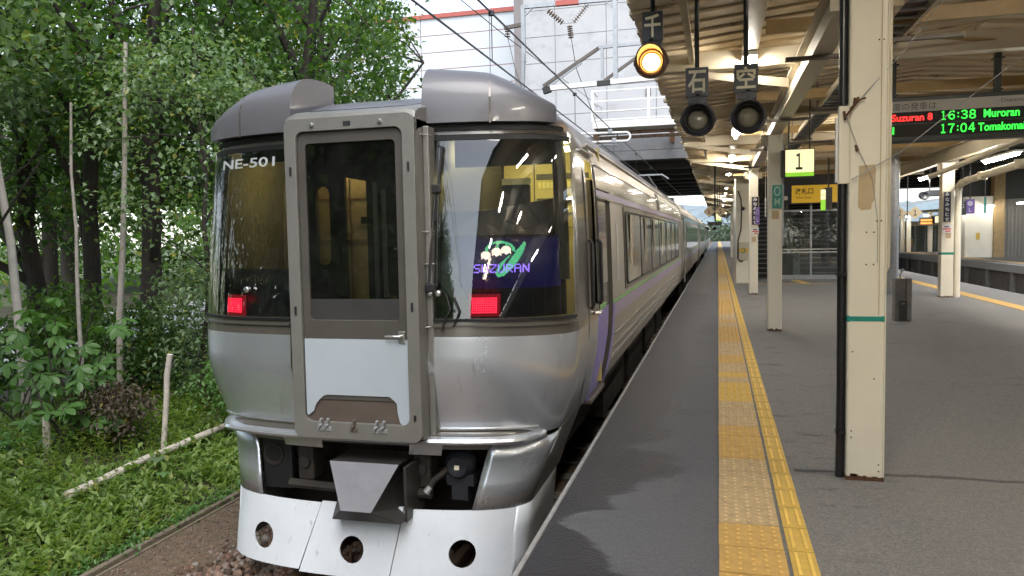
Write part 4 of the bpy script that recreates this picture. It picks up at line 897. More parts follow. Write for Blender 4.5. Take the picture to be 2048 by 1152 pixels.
# ------------------------------------------------------------------ canopy over the platform
XM = 2.85                                   # middle of the platform
def deck_z(x): return 3.46 + .30*(1-abs(x-XM)/3.6)
def canopy():
    t = thing('platform_canopy', 'cream painted platform canopy of overlapping boards on steel girders', 'canopy', (XM, 0, 3.0))
    P = .335
    def panel(y, x0, x1, th=.030):
        mb = MB(); z0, z1 = deck_z(x0), deck_z(x1)
        # each board tips slightly so that it laps over its neighbour
        mb.add([(x0,0,z0),(x0,P-.006,z0+.030),(x1,P-.006,z1+.030),(x1,0,z1),(x0,0,z0+.04),(x0,P-.006,z0+.050),(x1,P-.006,z1+.050),(x1,0,z1+.04)],
               [(0,1,2,3),(4,7,6,5),(0,4,5,1),(1,5,6,2),(2,6,7,3),(3,7,4,0)]); return mb
    protos = []
    for k in range(4):
        o = panel(0, -.73-.016*k, XM-.005).build('roof_board', M['deck'] if k % 2 else M['deck_b'], parent=t, loc=t.location); protos.append(o.data); bpy.data.objects.remove(o)
    o = panel(0, XM+.005, 6.42).build('roof_board', M['deck'], parent=t, loc=t.location); right = o.data; bpy.data.objects.remove(o)
    n = 0; rest = MB()
    for k in range(-89, 260):
        y = P*k
        if 8 <= k < 128:
            for d in (random.choice(protos), right):
                o = bpy.data.objects.new('roof_board', d); C.objects.link(o); o.parent = t; o.location = (0, y, random.uniform(-.006,.006))
        else:
            for a, b in ((-.74,XM-.005),(XM+.005,6.42)):
                m_ = panel(0,a,b); rest.add([(v[0],v[1]+y,v[2]) for v in m_.v], m_.f)
    tag(rest.build('roof_board', M['deck'], t), None, None, kind='stuff')
    mb = MB(); mb.box(-.70,6.40,-29.9,87,3.86,3.9); mb.build('roof_cover', M['dark'], t)
    # girders along both pillar rows, light trunking, gutters
    def ibeam(mb, x, y0, y1, zb, h, w_, tw=.012):
        mb.box(x-w_/2,x+w_/2,y0,y1,zb,zb+tw); mb.box(x-w_/2,x+w_/2,y0,y1,zb+h-tw,zb+h); mb.box(x-tw/2,x+tw/2,y0,y1,zb+tw,zb+h-tw)
    for x in (.84, 4.87):
        mb = MB(); ibeam(mb, x, -29.8, 86, 2.97, .30, .16); mb.build('girder', M['cream'], t)
    mb = MB(); mb.box(.245,.40,-29.8,86,3.37,3.45); mb.build('light_trunking', M['cream'], t, bevel=.006)
    mb = MB(); mb.box(-.30,-.24,-29.8,86,3.33,3.40); mb.build('edge_purlin', M['cream_old'], t)
    for i in range(-8, 22):
        y = 1.35+3.675*i
        # cross girder with flange, tan angle and brown strut
        mb = MB(); mb.box(-.66,6.30,y-.006,y+.006,3.262,3.45); mb.box(-.66,6.30,y-.075,y+.075,3.25,3.262); mb.build('cross_girder', M['cream_old'] if i % 2 else M['cream'], t)
        mb = MB(); mb.box(.42,6.2,y-1.30,y-1.24,3.28,3.34); mb.box(.42,6.2,y-1.30,y-1.295,3.34,3.40); mb.build('purlin', M['tan'], t)
        mb = MB(); mb.bar((.95,y-.9,3.36),(4.7,y+1.2,3.36),.10,.012); mb.build('wind_brace', M['tan'] if i % 3 else M['cream_old'], t)
        mb = MB(); mb.box(.55,1.15,y-1.75,y-1.69,2.935,2.965); mb.box(1.15,1.9,y-1.75,y-1.69,3.03,3.06); mb.build('cross_strut', M['brownsteel'], t)
        mb = MB(); mb.add([(-.6,y-.01,3.25),(.72,y-.01,3.02),(.72,y-.01,3.12),(-.6,y-.01,3.31),(-.6,y+.01,3.25),(.72,y+.01,3.02),(.72,y+.01,3.12),(-.6,y+.01,3.31)], [(0,1,2,3),(7,6,5,4),(0,4,5,1),(1,5,6,2),(2,6,7,3),(3,7,4,0)])
        mb.build('bracket_arm', M['cream'], t)
    return t
CANOPY = canopy()

# cable ladder hung under the canopy
lt = thing('cable_ladder', 'dark cable ladder hung lengthwise under the canopy beside the girder', 'cable tray', (1.53, 10, 3.25))
for x in (1.40, 1.64):
    mb = MB(); mb.box(x-.012,x+.012,-6,24,3.26,3.33); mb.build('ladder_rail', M['cream'], lt)
mb = MB(); mb.box(1.412,1.628,-6,24,3.325,3.335); mb.build('cable_bed', M['darkrod'], lt)
rd = MB(); rd.box(1.412,1.628,0,.018,3.265,3.283); o = rd.build('rung', M['steelgrey'], lt); dt = o.data; bpy.data.objects.remove(o)
for k in range(90):
    o = bpy.data.objects.new('rung', dt); C.objects.link(o); o.parent = lt; o.location = (0, 1.2+.25*k, 0)
for y in (4.5,7.9,11.8,15.6,19.5):
    mb = MB(); mb.box(1.33,1.72,y-.02,y+.02,3.235,3.26); mb.tube([(1.36,y,3.25),(1.36,y,3.62)],.008,6); mb.tube([(1.69,y,3.25),(1.69,y,3.62)],.008,6); mb.build('ladder_hanger', M['brownsteel'], lt)

# ------------------------------------------------------------------ pillars
def pillar(x, y, label, w_=.205, band=False, h=2.97):
    t = thing('pillar', label, 'pillar', (x, y, 0), 'canopy pillars')
    mb = MB(); mb.box(x-w_/2,x+w_/2,y-w_/2,y+w_/2,.012,h); mb.build('shaft', M['cream_pillar'], t, bevel=.014)
    mb = MB(); mb.box(x-w_/2-.004,x+w_/2+.004,y-w_/2-.004,y+w_/2+.004,0,.022)
    for k in range(10):
        a = random.uniform(-w_/2,w_/2-.02); mb.box(x+a,x+a+random.uniform(.01,.03),y-w_/2-.003,y-w_/2+.01,.01,random.uniform(.022,.04))
    mb.build('rusty_foot', M['rust'], t)
    if band:
        mb = MB(); mb.box(x-w_/2-.002,x+w_/2+.002,y-w_/2-.002,y+w_/2+.002,.955,1.0); mb.build('green_band', M['green'], t, bevel=.012)
    mb = MB(); mb.box(x-.20,x+.20,y-.006,y+.006,h-.16,h-.0); mb.box(x-.17,x+.17,y-.1,y+.1,h-.012,h); mb.build('head_bracket', M['cream'], t)
    return t
P1 = pillar(.848, 5.03, 'nearest cream pillar, with a green band and a black pipe', band=True)
def strip(t, pts, z0, z1, y, m, name, th=.003): 
    mb = MB(); mb.plate(pts, f=lambda a,b:(a,y,b), t=(0,th,0)); return mb.build(name, m, t)
strip(P1, [(.80,1.88),(.885,1.885),(.892,1.86),(.888,1.68),(.872,1.66),(.868,1.625),(.815,1.62),(.797,1.64)], 0,0, 4.9255, M['patch'], 'bare_patch')
mb = MB(); mb.tube([(.718,4.99,0),(.722,4.99,.55),(.718,4.99,1.55),(.720,4.99,2.2),(.722,4.99,3.4)],.026,10); P1p = mb.build('black_pipe', M['darkrod'], P1, smooth=40)
for z in (.28,1.24): 
    mb = MB(); mb.box(.69,.752,4.955,5.02,z-.012,z+.012); mb.tube([(.722,4.96,z),(.70,4.94,z)],.012,8); mb.build('pipe_clamp', M['darkrod'], P1, P1p)
mb = MB(); mb.box(.690,.748,4.935,4.985,1.78,2.235); mb.build('cable_cover', M['cream_pillar'], P1, bevel=.004)
mb = MB(); mb.box(.676,.688,4.95,4.98,1.79,2.17); mb.build('cover_flange', M['white'], P1)
mb = MB(); mb.tube([(.967,4.95,1.28),(.967,4.95,3.2)],.011,8); mb.tube([(.967,4.95,1.28),(.955,4.95,1.262),(.952,4.97,1.262)],.011,8); mb.build('conduit', M['cream'], P1, smooth=40)
mb = MB(); mb.box(.951,.958,4.935,5.12,0.02,2.9); mb.build('flange', M['cream_pillar'], P1)
mb = MB(); mb.tube([(.917,4.9265,1.0),(.917,4.9265,2.9)],.0028,6); mb.build('seam', M['patch'], P1)
for x, z in ((.902,2.60),(.928,2.60),(.90,1.556),(.925,1.556),(.845,1.49),(.885,1.49),(.845,1.30),(.885,1.30),(.895,.62),(.772,.30),(.772,.26),(.925,.10),(.925,.06),(.775,.78)):
    mb = MB(); mb.lathe((x,4.928,z),(0,-1,0),[(0,.005),(.004,.0045),(.005,0)],8); mb.build('bolt_hole', M['rust'], P1)
mb = MB(); mb.tube([(.745,4.90,2.21),(.80,4.90,2.262),(.83,4.90,2.268)],.005,6); mb.tube([(.72,4.92,2.165),(.735,4.90,2.185),(.775,4.90,2.24),(.79,4.9,2.275)],.008,6); mb.tube([(.715,4.92,2.20),(.72,4.91,2.15)],.008,6); mb.tube([(.77,4.92,2.235),(.775,4.915,2.275)],.009,6); mb.tube([(.78,4.92,2.0),(.785,4.9,1.965)],.007,6); mb.build('wire_hook', M['rust'], P1)
def wire(name, pts, r, label, m='steelgrey', cat='wire', n=6):
    mb = MB(); mb.tube(pts, r, n); o = mb.build(name, M[m], smooth=60); return tag(o, label, cat)
wire('guy_wire', [(.73,4.90,2.185),(1.03,4.95,2.52),(1.42,5.0,3.05),(1.6,5.02,3.3)], .0028, 'thin guy wire rising from the hook on the nearest pillar to the canopy')
wire('guy_wire', [(.755,4.905,1.80),(.87,4.9,1.865),(1.02,4.92,1.95),(1.5,5.1,2.33),(2.0,5.25,2.72)], .0028, 'thin guy wire crossing in front of the departure board')
wire('guy_wire', [(.725,4.905,2.17),(.80,4.905,1.96),(.87,4.906,1.80),(.905,4.9265,1.56),(.905,4.927,1.31)], .002, 'thin wire hanging down across the nearest pillar')
P2 = pillar(.834, 12.40, 'second cream pillar from the front, carrying the teal sign')
P3 = pillar(.835, 19.68, 'third cream pillar from the front, carrying the vertical station name')
pillar(.84, 34.4, 'cream pillar behind the wall pier, narrow in the distance'); pillar(.84, 41.7, 'far cream pillar past the wall pier, second from it')
pillar(.84, 49.0, 'farthest cream pillar of the near row, under the overbridge')
PR = pillar(4.86, 18.9, 'cream pillar of the right row, beside a white drainpipe', band=False, w_=.25, h=2.95)
mb = MB(); mb.box(4.733,4.987,18.773,19.027,.94,.99); mb.build('green_band', M['green'], PR)
pillar(4.86, 26.2, 'cream pillar of the right row, hidden behind the nearest pillar')
for y in (5.03,12.4): pillar(4.86, y, ('nearest' if y < 6 else 'second')+' cream pillar of the right row')
for (t, x, y, z0, z1) in ((P2, .835, 12.29, 1.70, 1.83),(P3,.835,19.57,1.28,1.40),(PR,4.87,18.77,1.30,1.45)):
    strip(t, [(x-.05,z0),(x+.05,z0),(x+.055,z1),(x-.05,z1)],0,0,y,M['patch'],'bare_patch')
mb = MB(); mb.box(.935,.96,12.30,12.34,1.30,2.9); mb.build('conduit', M['steelgrey'], P2)
# drainpipe and canopy gutter pipe on the right row
dp = thing('drainpipe', 'white drainpipe standing beside the right pillar under the gutter elbow', 'drainpipe', (5.09, 18.9, 0))
mb = MB(); mb.tube([(5.09,18.9,0),(5.09,18.9,2.36)],.065,14); mb.build('pipe', M['cream_pillar'], dp, smooth=40)
mb = MB(); mb.tube([(5.09,18.9,2.34),(5.09,18.9,2.42),(5.12,18.75,2.50),(5.16,18.5,2.535)],.08,14); mb.build('elbow', M['cream'], dp, smooth=40)
mb = MB(); mb.tube([(5.16,18.5,2.535),(5.2,14.6,2.66),(5.2,2,2.9)],.07,14); mb.build('gutter_pipe', M['cream'], dp, smooth=40)
for y in (17.6,15.6,13.4): 
    mb = MB(); yy = 2.535+(18.5-y)*.032; mb.tube([(5.17,y,yy-.08),(5.17,y,yy+.08)],.088,14); mb.build('pipe_collar', M['cream'], dp, smooth=40)
mb = MB(); mb.tube([(4.3,18.0,2.60),(4.75,13.2,2.97),(4.8,12,3.05)],.05,10); o = mb.build('cross_pipe', M['cream'], smooth=40); tag(o, 'slim cream pipe sloping under the canopy above the right pillar', 'pipe')

# ------------------------------------------------------------------ lamps
def tube_lamp(x, y, z, L, label, m='tube', group='strip lamps under the near canopy edge', drop=.0, axis='y', w_=.075):
    t = thing('strip_lamp', label, 'lamp', (x, y, z), group)
    mb = MB(); mb.box(x-w_,x+w_,y,y+L,z+.035,z+.075); mb.build('housing', M['white'], t)
    mb = MB(); mb.tube([(x,y+.03,z+.005),(x,y+L-.03,z+.005)],.030,10); mb.build('tube', M[m], t)
    return t
ords = ['nearest','second','third','fourth','fifth','sixth','seventh','eighth','ninth','tenth','eleventh','twelfth']
L0 = tube_lamp(.322, 8.4, 3.285, 1.15, 'nearest lit strip lamp, just above the third round lamp')
for k, y in enumerate((14.0,18.9,24.6,31,37.2,43.5,50,56.5,63)):
    dup(L0, (.322, y, 3.285), ords[k+1]+' lit strip lamp along the near canopy edge')
for k, y in enumerate((-9.5,-5.2,-1.2,2.2)): dup(L0, (.322, y, 3.285), 'strip lamp above the photographer, '+('farthest back','third behind','second behind','just overhead')[k])
LR = tube_lamp(5.35, 16.2, 2.86, 1.9, 'long lit strip lamp under the right canopy edge', group='strip lamps under the right canopy edge')
for k, y in enumerate((21.5,8.0,2.0,30,38,46,-3.0,12.0)): dup(LR, (5.35, y, 2.86), ('lit strip lamp half hidden behind the right pillar' if y==21.5 else 'lit strip lamp under the right canopy edge')+('' if y in (21.5,) else ', '+{8.0:'beside the second right pillar',2.0:'beside the first right pillar',30:'beyond the hidden right pillar',38:'under the overbridge',46:'farthest along',-3.0:'behind the camera',12.0:'just outside the picture'}.get(y,'')))
for k, y in enumerate((-3,4.4,15.5)):  # added fill lamps that brighten the roof boards, no real fittings here
    tube_lamp(2.9, y, 3.66, 1.2, 'strip lamp added high in the middle of the canopy to brighten the deck, '+('behind the camera','over the front pillar','over the rear board')[k], group='added middle fill lamps')

# three round departure lamps on poles, each under a plate with one character
def round_lamp(x, zc, zp0, zp1, ch, xp0, xp1, lit, label, y=6.3):
    t = thing('signal_lamp', label, 'signal lamp', (x, y, zc), 'round departure signal lamps')
    body = M['lamp_rust'] if lit else M['lamp_body']; lk = .84 if lit else 1  # the lit lamp has a brown body, the others near black
    mb = MB(); mb.lathe((x,y,zc),(0,-1,0),[(-.13,0),(-.13,.075),(-.05,.105),(.0,.122),(.03,.134),(.03,.128),(.035,.110),(.04,.105),(.035,.088),(.02,.080)],28); hb = mb.build('housing', body, t, smooth=35)
    # visor: tube open at the lower front
    mb = MB(); n = 24; vs = []
    for k in range(n+1):
        a = R(-38+256*k/n); q = .045+.115*max(0,math.sin((k/n)*math.pi))**.7
        for r_, yy in ((.112,y-.03),(.112,y-.03-q),(.100,y-.03-q),(.100,y-.03)): vs.append((x+r_*math.cos(a),yy,zc+r_*math.sin(a)))
    mb.add(vs, [(4*i+j,4*i+(j+1)%4,4*i+4+(j+1)%4,4*i+4+j) for i in range(n) for j in range(4)]+[(0,1,2,3),(4*n+3,4*n+2,4*n+1,4*n)]); mb.build('visor', body, t, smooth=40)
    mb = MB(); mb.lathe((x,y-.012,zc),(0,-1,0),[(0,.082*lk),(.018,.078*lk),(.03,.06*lk),(.038,.035*lk),(.040,.0)],24); ln = mb.build('lens', M['amber'] if lit else M['lens'], t, smooth=60)
    if not lit:
        for r_ in (.03,.048,.064):
            mb = MB(); mb.lathe((x,y-.012,zc),(0,-1,0),[(.041-r_*.22,r_-.003),(.046-r_*.22,r_),(.041-r_*.22,r_+.003)],24); mb.build('lens_ring', M['lens'], t, ln, smooth=60)
    for dx in (-.022,.022):
        mb = MB(); mb.lathe((x+dx,y-.034,zc-.115),(0,-1,0),[(0,.007),(.004,.007),(.004,0)],8); mb.build('rim_screw', M['black'], t, hb)
    for s in (-1,1):
        mb = MB(); mb.lathe((x+s*.13,y-.0,zc),(s,0,0),[(-.02,.022),(.008,.022),(.012,.012),(.012,0)],10); mb.build('pivot', body, t, smooth=40)
    mb = MB(); mb.box(x-.016,x+.016,y-.012,y+.012,zc+.10,zp0+.02); mb.build('stem', M['lamp_body'], t)
    xc = (xp0+xp1)/2
    mb = MB(); mb.tube([(xc,y+.03,zp0),(xc,y+.03,3.5)],.019,10); mb.build('pole', M['lamp_body'], t, smooth=40)
    mb = MB(); mb.box(xp0,xp1,y-.012,y+.05,zp0,zp1); pl = mb.build('plate', M['signblue'], t, bevel=.003)
    mb = MB(); mb.box(xp0+.02,xp1-.012,y-.004,y+.055,zp0-.05,zp0-.001); mb.build('plate_tail', M['signblue'], t, pl)
    h = zp1-zp0; wd = xp1-xp0
    text(ch, xp0+wd*.10, xp1-wd*.10, zp0+h*.13, zp1-h*.10, y-.0125, M['ivory'], t, pl, bold=.022)
    return t
round_lamp(-.508, 2.866, 3.03, 3.262, '千', -.578, -.418, True, 'amber lit round lamp in a brown housing, leftmost of the three')
round_lamp(-.151, 2.392, 2.575, 2.80, '石', -.245, -.070, False, 'unlit round lamp under the middle plate, between the amber one and the right one')
round_lamp(.226, 2.392, 2.585, 2.80, '空', .122, .300, False, 'unlit round lamp under the rightmost plate, below the nearest strip lamp')

# ------------------------------------------------------------------ departure board
bt = thing('departure_board', 'dark departure board with red and green lit lettering hung behind the nearest pillar', 'departure board', (2.4, 9, 2.4))
mb = MB(); mb.box(1.30,3.75,9.0,9.16,2.425,2.895); cs = mb.build('casing', M['board'], bt, bevel=.008)
mb = MB(); mb.box(1.325,3.725,8.992,9.0,2.737,2.848); hd = mb.build('header_panel', M['panelwhite'], bt)
mb = MB(); mb.box(1.325,3.725,8.994,9.0,2.482,2.733); ds = mb.build('display', M['black'], bt)
mb = MB(); mb.box(1.325,3.725,8.990,8.994,2.606,2.618); mb.build('row_divider', M['board'], bt, ds)
for x in (1.80, 2.785):
    mb = MB(); mb.box(x-.028,x+.028,9.05,9.11,2.89,3.30); mb.box(x-.045,x+.045,9.04,9.12,2.92,2.935); mb.box(x-.05,x+.05,9.03,9.13,3.235,3.25); mb.build('hanger', M['board'], bt)
def led_time(s, x0, x1, z0, z1):
    q = (x1-x0)/4.55; x = x0; mb = MB()
    for ch in s:
        if ch == ':':
            for f in (.22,.62): mb.box(x+.2*q,x+.36*q,8.9885,8.9915,z0+(z1-z0)*f,z0+(z1-z0)*(f+.14))
            x += .55*q
        else: text(ch, x+.06*q+(.14*q if ch == '1' else 0), x+.88*q-(.14*q if ch == '1' else 0), z0, z1, 8.992, None, mb=mb, bold=.016); x += q
    return mb.build('lettering', M['led_green'], bt, ds)
text('今度の発車は', 1.70, 2.20, 2.752, 2.832, 8.992, M['inkgrey'], bt, hd)
text('Departure', 2.795, 3.07, 2.775, 2.825, 8.992, M['inkgrey'], bt, hd)
text('Suzuran 8', 1.775, 2.165, 2.640, 2.715, 8.992, M['led_red'], bt, ds, bold=.02)
led_time('16:38', 2.232, 2.578, 2.634, 2.727)
text('Muroran', 2.64, 2.965, 2.638, 2.722, 8.992, M['led_green'], bt, ds, bold=.02)
text('Local', 1.56, 1.80, 2.508, 2.585, 8.992, M['led_green'], bt, ds, bold=.02)
led_time('17:04', 2.232, 2.572, 2.498, 2.593)
text('Tomakomai', 2.592, 3.015, 2.502, 2.585, 8.992, M['led_green'], bt, ds, bold=.02)

# platform number box sign
def number_sign(x0, x1, y, z0, z1, d, label, dx=.0):
    t = thing('number_sign', label, 'sign', ((x0+x1)/2, y, z0))
    mb = MB(); mb.box(x0-.012,x1+.012,y,y+d,z0-.012,z1+.012); mb.box(x0-.06,x0-.012,y+.02,y+d,z0,z1); cs = mb.build('case', M['dark'], t, bevel=.004)
    mb = MB(); mb.box(x0,x1,y-.006,y,z0+(z1-z0)*.15,z1); f = mb.build('lit_face', M['sign_lit'], t); mb = MB(); mb.box(x0,x1,y-.006,y,z0,z0+(z1-z0)*.147); mb.build('green_stripe', M['sign_green'], t, f)
    w_ = x1-x0; text('1', x0+w_*.36, x0+w_*.60, z0+(z1-z0)*.25, z0+(z1-z0)*.87, y-.006, M['ink'], t, f, bold=.02)
    mb = MB(); mb.tube([(x0+.05,y+d/2,z1),(x0+.05,y+d/2,3.5)],.012,6); mb.tube([(x1-.05,y+d/2,z1),(x1-.05,y+d/2,3.5)],.012,6); mb.build('hanger', M['dark'], t); return t
number_sign(.955,1.345,12.0,2.31,2.695,.14,'lit square sign with a black 1 above a green stripe, behind the second pillar')
number_sign(-.06,.10,27.5,1.93,2.21,.1,'small lit number sign far down the platform behind the diamond plates')
# diamond plates 1 and 2 on a post
dt_ = thing('diamond_sign', 'pair of cream diamond plates numbered 1 and 2 hung over the tactile strip', 'sign', (-.1, 22, 2.0))
mb = MB(); mb.tube([(-.08,22.03,1.93),(-.08,22.03,3.5)],.025,8); mb.build('pole', M['dark'], dt_)
for ch, x in (('1',-.235),('2',.062)):
    mb = MB(); mb.plate([(x-.155,2.105),(x,1.945),(x+.155,2.105),(x,2.265)], f=lambda a,b:(a,22,b), t=(0,.012,0)); p_ = mb.build('plate', M['patch'], dt_); text(ch, x-.032,x+.032,2.045,2.165,22,M['ink'],dt_,p_,bold=.03)
mb = MB(); mb.box(-.28,.1,22.2,22.5,1.72,1.83); mb.build('lower_box', M['dark'], dt_)
# signs on pillars
def flat_sign(name, label, x0, x1, y, z0, z1, m, items, cat='sign', th=.02, side=None):
    t = thing(name, label, cat, ((x0+x1)/2, y, z0)); mb = MB(); mb.box(x0,x1,y,y+th,z0,z1); p_ = mb.build('plate', m, t, bevel=.003)
    for s, a0, a1, b0, b1, mm, bd in items: text(s, a0, a1, b0, b1, y, mm, t, p_, bold=bd)
    return t, p_
flat_sign('line_sign','teal plate with letters O and M on the second pillar',.789,.932,12.262,1.868,2.212,M['teal'],[('O',.815,.908,2.045,2.19,M['teal_l'],.0),('M',.825,.90,1.905,2.01,M['teal_l'],.02)])
for t, y, x0, x1, z0, z1, lab in ((P3,19.56,.795,.945,1.70,2.36,'vertical dark station name plate on the third pillar'),(PR,18.755,4.765,4.90,1.66,2.31,'vertical dark station name plate on the right pillar')):
    s_ = thing('name_plate', lab, 'sign', ((x0+x1)/2,y,z0)); mb = MB(); mb.box(x0-.012,x1+.012,y-.002,y+.015,z0-.012,z1+.012); mb.build('frame', M['cream'], s_); mb = MB(); mb.box(x0,x1,y-.012,y-.003,z0,z1); p_ = mb.build('plate', M['navy'], s_)
    n = 6; hh = (z1-z0)/n
    for k, ch in enumerate('みなみちとせ'): text(ch, x0+.028, x1-.028, z1-hh*(k+1)+.014, z1-hh*k-.014, y-.012, M['white'], s_, p_, bold=.018)
def notice(x0,x1,y,z0,z1,label):
    t = thing('notice', label, 'notice', (x0,y,z0)); mb = MB(); mb.plate(rrect(x0,x1,z0,z1,.02,3), f=lambda a,b:(a,y,b), t=(0,.01,0)); p_ = mb.build('plate', M['white'], t)
    for k, (a, b, m_) in enumerate(((.2,.75,'inkgrey'),(.06,.94,'redprint'),(.35,.9,'redprint'))):
        zz = z1-(z1-z0)*(.22+.27*k); mb = MB(); mb.box(x0+(x1-x0)*a,x0+(x1-x0)*b,y-.003,y,zz-.022,zz+.006); mb.build('print_line', M[m_], t, p_)
notice(.79,.955,19.56,1.46,1.62,'small white notice with red print under the station name on the third pillar')
notice(4.745,4.925,18.75,1.42,1.60,'small white notice with red print under the station name on the right pillar')
flat_sign('line_sign','small purple plate with letter L hung before the third pillar',.86,.955,19.2,1.70,2.10,M['purple'],[('O',.88,.935,1.93,2.05,M['lilac_l'],.0),('L',.89,.925,1.76,1.87,M['lilac_l'],.02)])
t, p_ = flat_sign('exit_sign','small lit yellow and green hanging sign side-on before the stairs',2.40,2.52,20.0,2.0,2.52,M['dark'],[],th=.02); 
mb = MB(); mb.box(2.40,2.51,19.985,19.998,2.27,2.51); mb.build('lit_face', M['sign_lit'], t); mb = MB(); mb.box(2.40,2.51,19.985,19.998,2.01,2.265); mb.build('green_face', M['sign_green'], t); mb = MB(); mb.box(2.53,2.66,20.0,20.5,2.02,2.56); mb.tube([(2.6,20.2,2.56),(2.6,20.2,3.6)],.02,6); mb.build('case', M['dark'], t)
text('出口', 2.415,2.495,2.34,2.42,19.985,M['ink'],t,None)

# ------------------------------------------------------------------ things on the platform
pb = thing('pedestal', 'low rough concrete pedestal with a dark metal box in its front', 'pedestal', (2.95, 13.9, 0))
mb = MB(); mb.box(2.82,2.99,13.86,14.06,0,.70); mb.build('slab', M['conc_grey'], pb, bevel=.012); mb = MB(); mb.box(2.992,3.07,13.82,14.06,0,.71); mb.build('slab', M['conc_grey'], pb, bevel=.02)
mb = MB(); mb.box(2.885,2.995,13.81,13.858,.02,.34); bx = mb.build('metal_box', M['dark'], pb, bevel=.004); mb = MB(); mb.box(2.915,2.955,13.803,13.81,.285,.295); mb.build('slot', M['panelwhite'], pb, bx)
mb = MB(); mb.tube([(2.92,13.96,.70),(2.91,13.95,.76),(2.93,13.94,.80),(2.92,13.93,.85)],.012,6); mb.tube([(2.92,13.93,.83),(2.96,13.93,.85)],.02,6); mb.build('tap', M['steelgrey'], pb, smooth=40)
pi = thing('wall_pier', 'wide cream wall pier with cables and a control box on its side', 'wall', (.70, 24.2, 0))
mb = MB(); mb.box(.52,.90,24.0,28.5,0,3.2); mb.build('pier', M['cream_pillar'], pi, bevel=.01)
mb = MB(); mb.tube([(.58,23.98,2.75),(.66,23.96,2.5),(.68,23.96,2.2),(.66,23.96,1.6),(.58,23.96,1.3),(.57,23.96,.75),(.65,23.96,.65),(.72,23.96,.66)],.02,6); mb.tube([(.68,23.96,2.25),(.76,23.95,2.2)],.05,6); mb.build('cable', M['darkrod'], pi, smooth=40)
mb = MB(); mb.box(.60,.88,23.9,23.99,.70,1.22); cb = mb.build('control_box', M['cream'], pi, bevel=.01); mb = MB(); mb.box(.61,.87,23.893,23.899,.92,1.05); mb.build('yellow_label', M['yellow'], pi, cb); mb = MB(); mb.tube([(.72+.06*math.cos(R(q)),23.888,.98+.07*math.sin(R(q))) for q in range(-150,100,20)],.012,6); mb.build('green_mark', M['green'], pi, cb)
# stairs, glazed screen, yellow way-out sign
stt = thing('staircase', 'grey staircase climbing away behind the glass screen', 'stairs', (2.0, 27.5, 0))
for k in range(17):
    mb = MB(); mb.box(1.0,4.1,27.2+.29*k,27.5+.29*k,.0 if k == 0 else .155*k-.02,.155*(k+1)); mb.build('step', M['conc'], stt)
    mb = MB(); mb.box(1.0,4.1,27.185+.29*k,27.2+.29*k,.155*(k+1)-.035,.155*(k+1)+.002); mb.build('nosing', M['steelgrey'], stt)
es = thing('escalator', 'steel balustrade end of the escalator beside the staircase', 'escalator', (2.4, 26.9, 0))
mb = MB(); mb.plate([(26.5,0),(27.6,0),(27.6,.75),(26.9,.85),(26.6,.80),(26.5,.6)], f=lambda a,b:(2.35,a,b), t=(.22,0,0)); mb.add([(2.35,27.6,0),(2.57,27.6,0),(2.57,33,3.1),(2.35,33,3.1),(2.35,27.6,.75),(2.57,27.6,.75),(2.57,33,3.9),(2.35,33,3.9)],[(0,1,5,4),(1,2,6,5),(2,3,7,6),(3,0,4,7),(4,5,6,7)]); mb.build('balustrade', M['steelgrey'], es)
mb = MB(); mb.tube([(2.46,26.6,.5),(2.46,26.45,.65),(2.46,26.5,.88),(2.46,26.9,.95),(2.46,27.6,.98),(2.46,33,4.1)],.05,8); mb.build('handrail', M['chrome'], es, smooth=40)
mb = MB(); mb.box(1.85,2.36,26.5,27.4,0,.75); mb.build('newel', M['dark'], es)
gs = thing('glass_screen', 'tall glazed draught screen in a steel frame across the platform', 'screen', (2.75, 25.9, 0))
for x0, x1 in ((1.95,2.80),(2.86,3.75)):
    mb = MB(); mb.box(x0,x1,25.90,25.912,.14,2.14); mb.build('pane', M['clearglass'], gs)
for x in (1.92,2.83,3.78): 
    mb = MB(); mb.box(x-.03,x+.03,25.87,25.94,0,2.6); mb.build('mullion', M['steelgrey'], gs)
for b_ in ((.0,.14),(2.14,2.2)):
    mb = MB(); mb.box(1.95,3.75,25.88,25.93,*b_); mb.build('transom', M['steelgrey'], gs)
for z in (.86,.95): 
    mb = MB(); mb.box(1.95,3.75,25.86,25.89,z-.018,z+.018); mb.build('rail', M['chrome'], gs)
wo_ = thing('way_out_sign', 'long yellow way out sign over the glass screen with black print', 'sign', (2.9, 25.5, 2.4))
mb = MB(); mb.box(1.60,4.4,25.55,25.8,2.36,3.0); mb.build('case', M['navy'], wo_); mb = MB(); mb.box(2.22,4.38,25.54,25.548,2.40,2.94); f = mb.build('lit_face', M['sign_yellow'], wo_)
text('改札口', 2.33,2.85,2.66,2.86,25.54,M['ink'],wo_,f,bold=.02); text('Ticket Gates', 2.33,2.80,2.53,2.60,25.54,M['ink'],wo_,f); mb = MB(); mb.box(1.98,2.10,25.535,25.548,2.5,2.62); mb.build('pictogram', M['panelwhite'], wo_)
text('→', 3.1,3.35,2.56,2.80,25.54,M['ink'],wo_,f)
mb = MB(); mb.box(1.05,4.6,25.9,26.1,2.62,3.4); o = mb.build('bulkhead', M['dark']); tag(o,'dark bulkhead wall above the glass screen','wall')
mb = MB(); mb.box(4.12,4.22,25.9,33,0,3.4); o = mb.build('stair_wall', M['cream']); tag(o,'cream side wall of the staircase, at the right of the glass screen','wall')
mb = MB(); mb.box(1.0,4.3,33.2,33.4,0,6); o = mb.build('stair_head_wall', M['conc']); tag(o,'dark wall at the head of the staircase','wall')
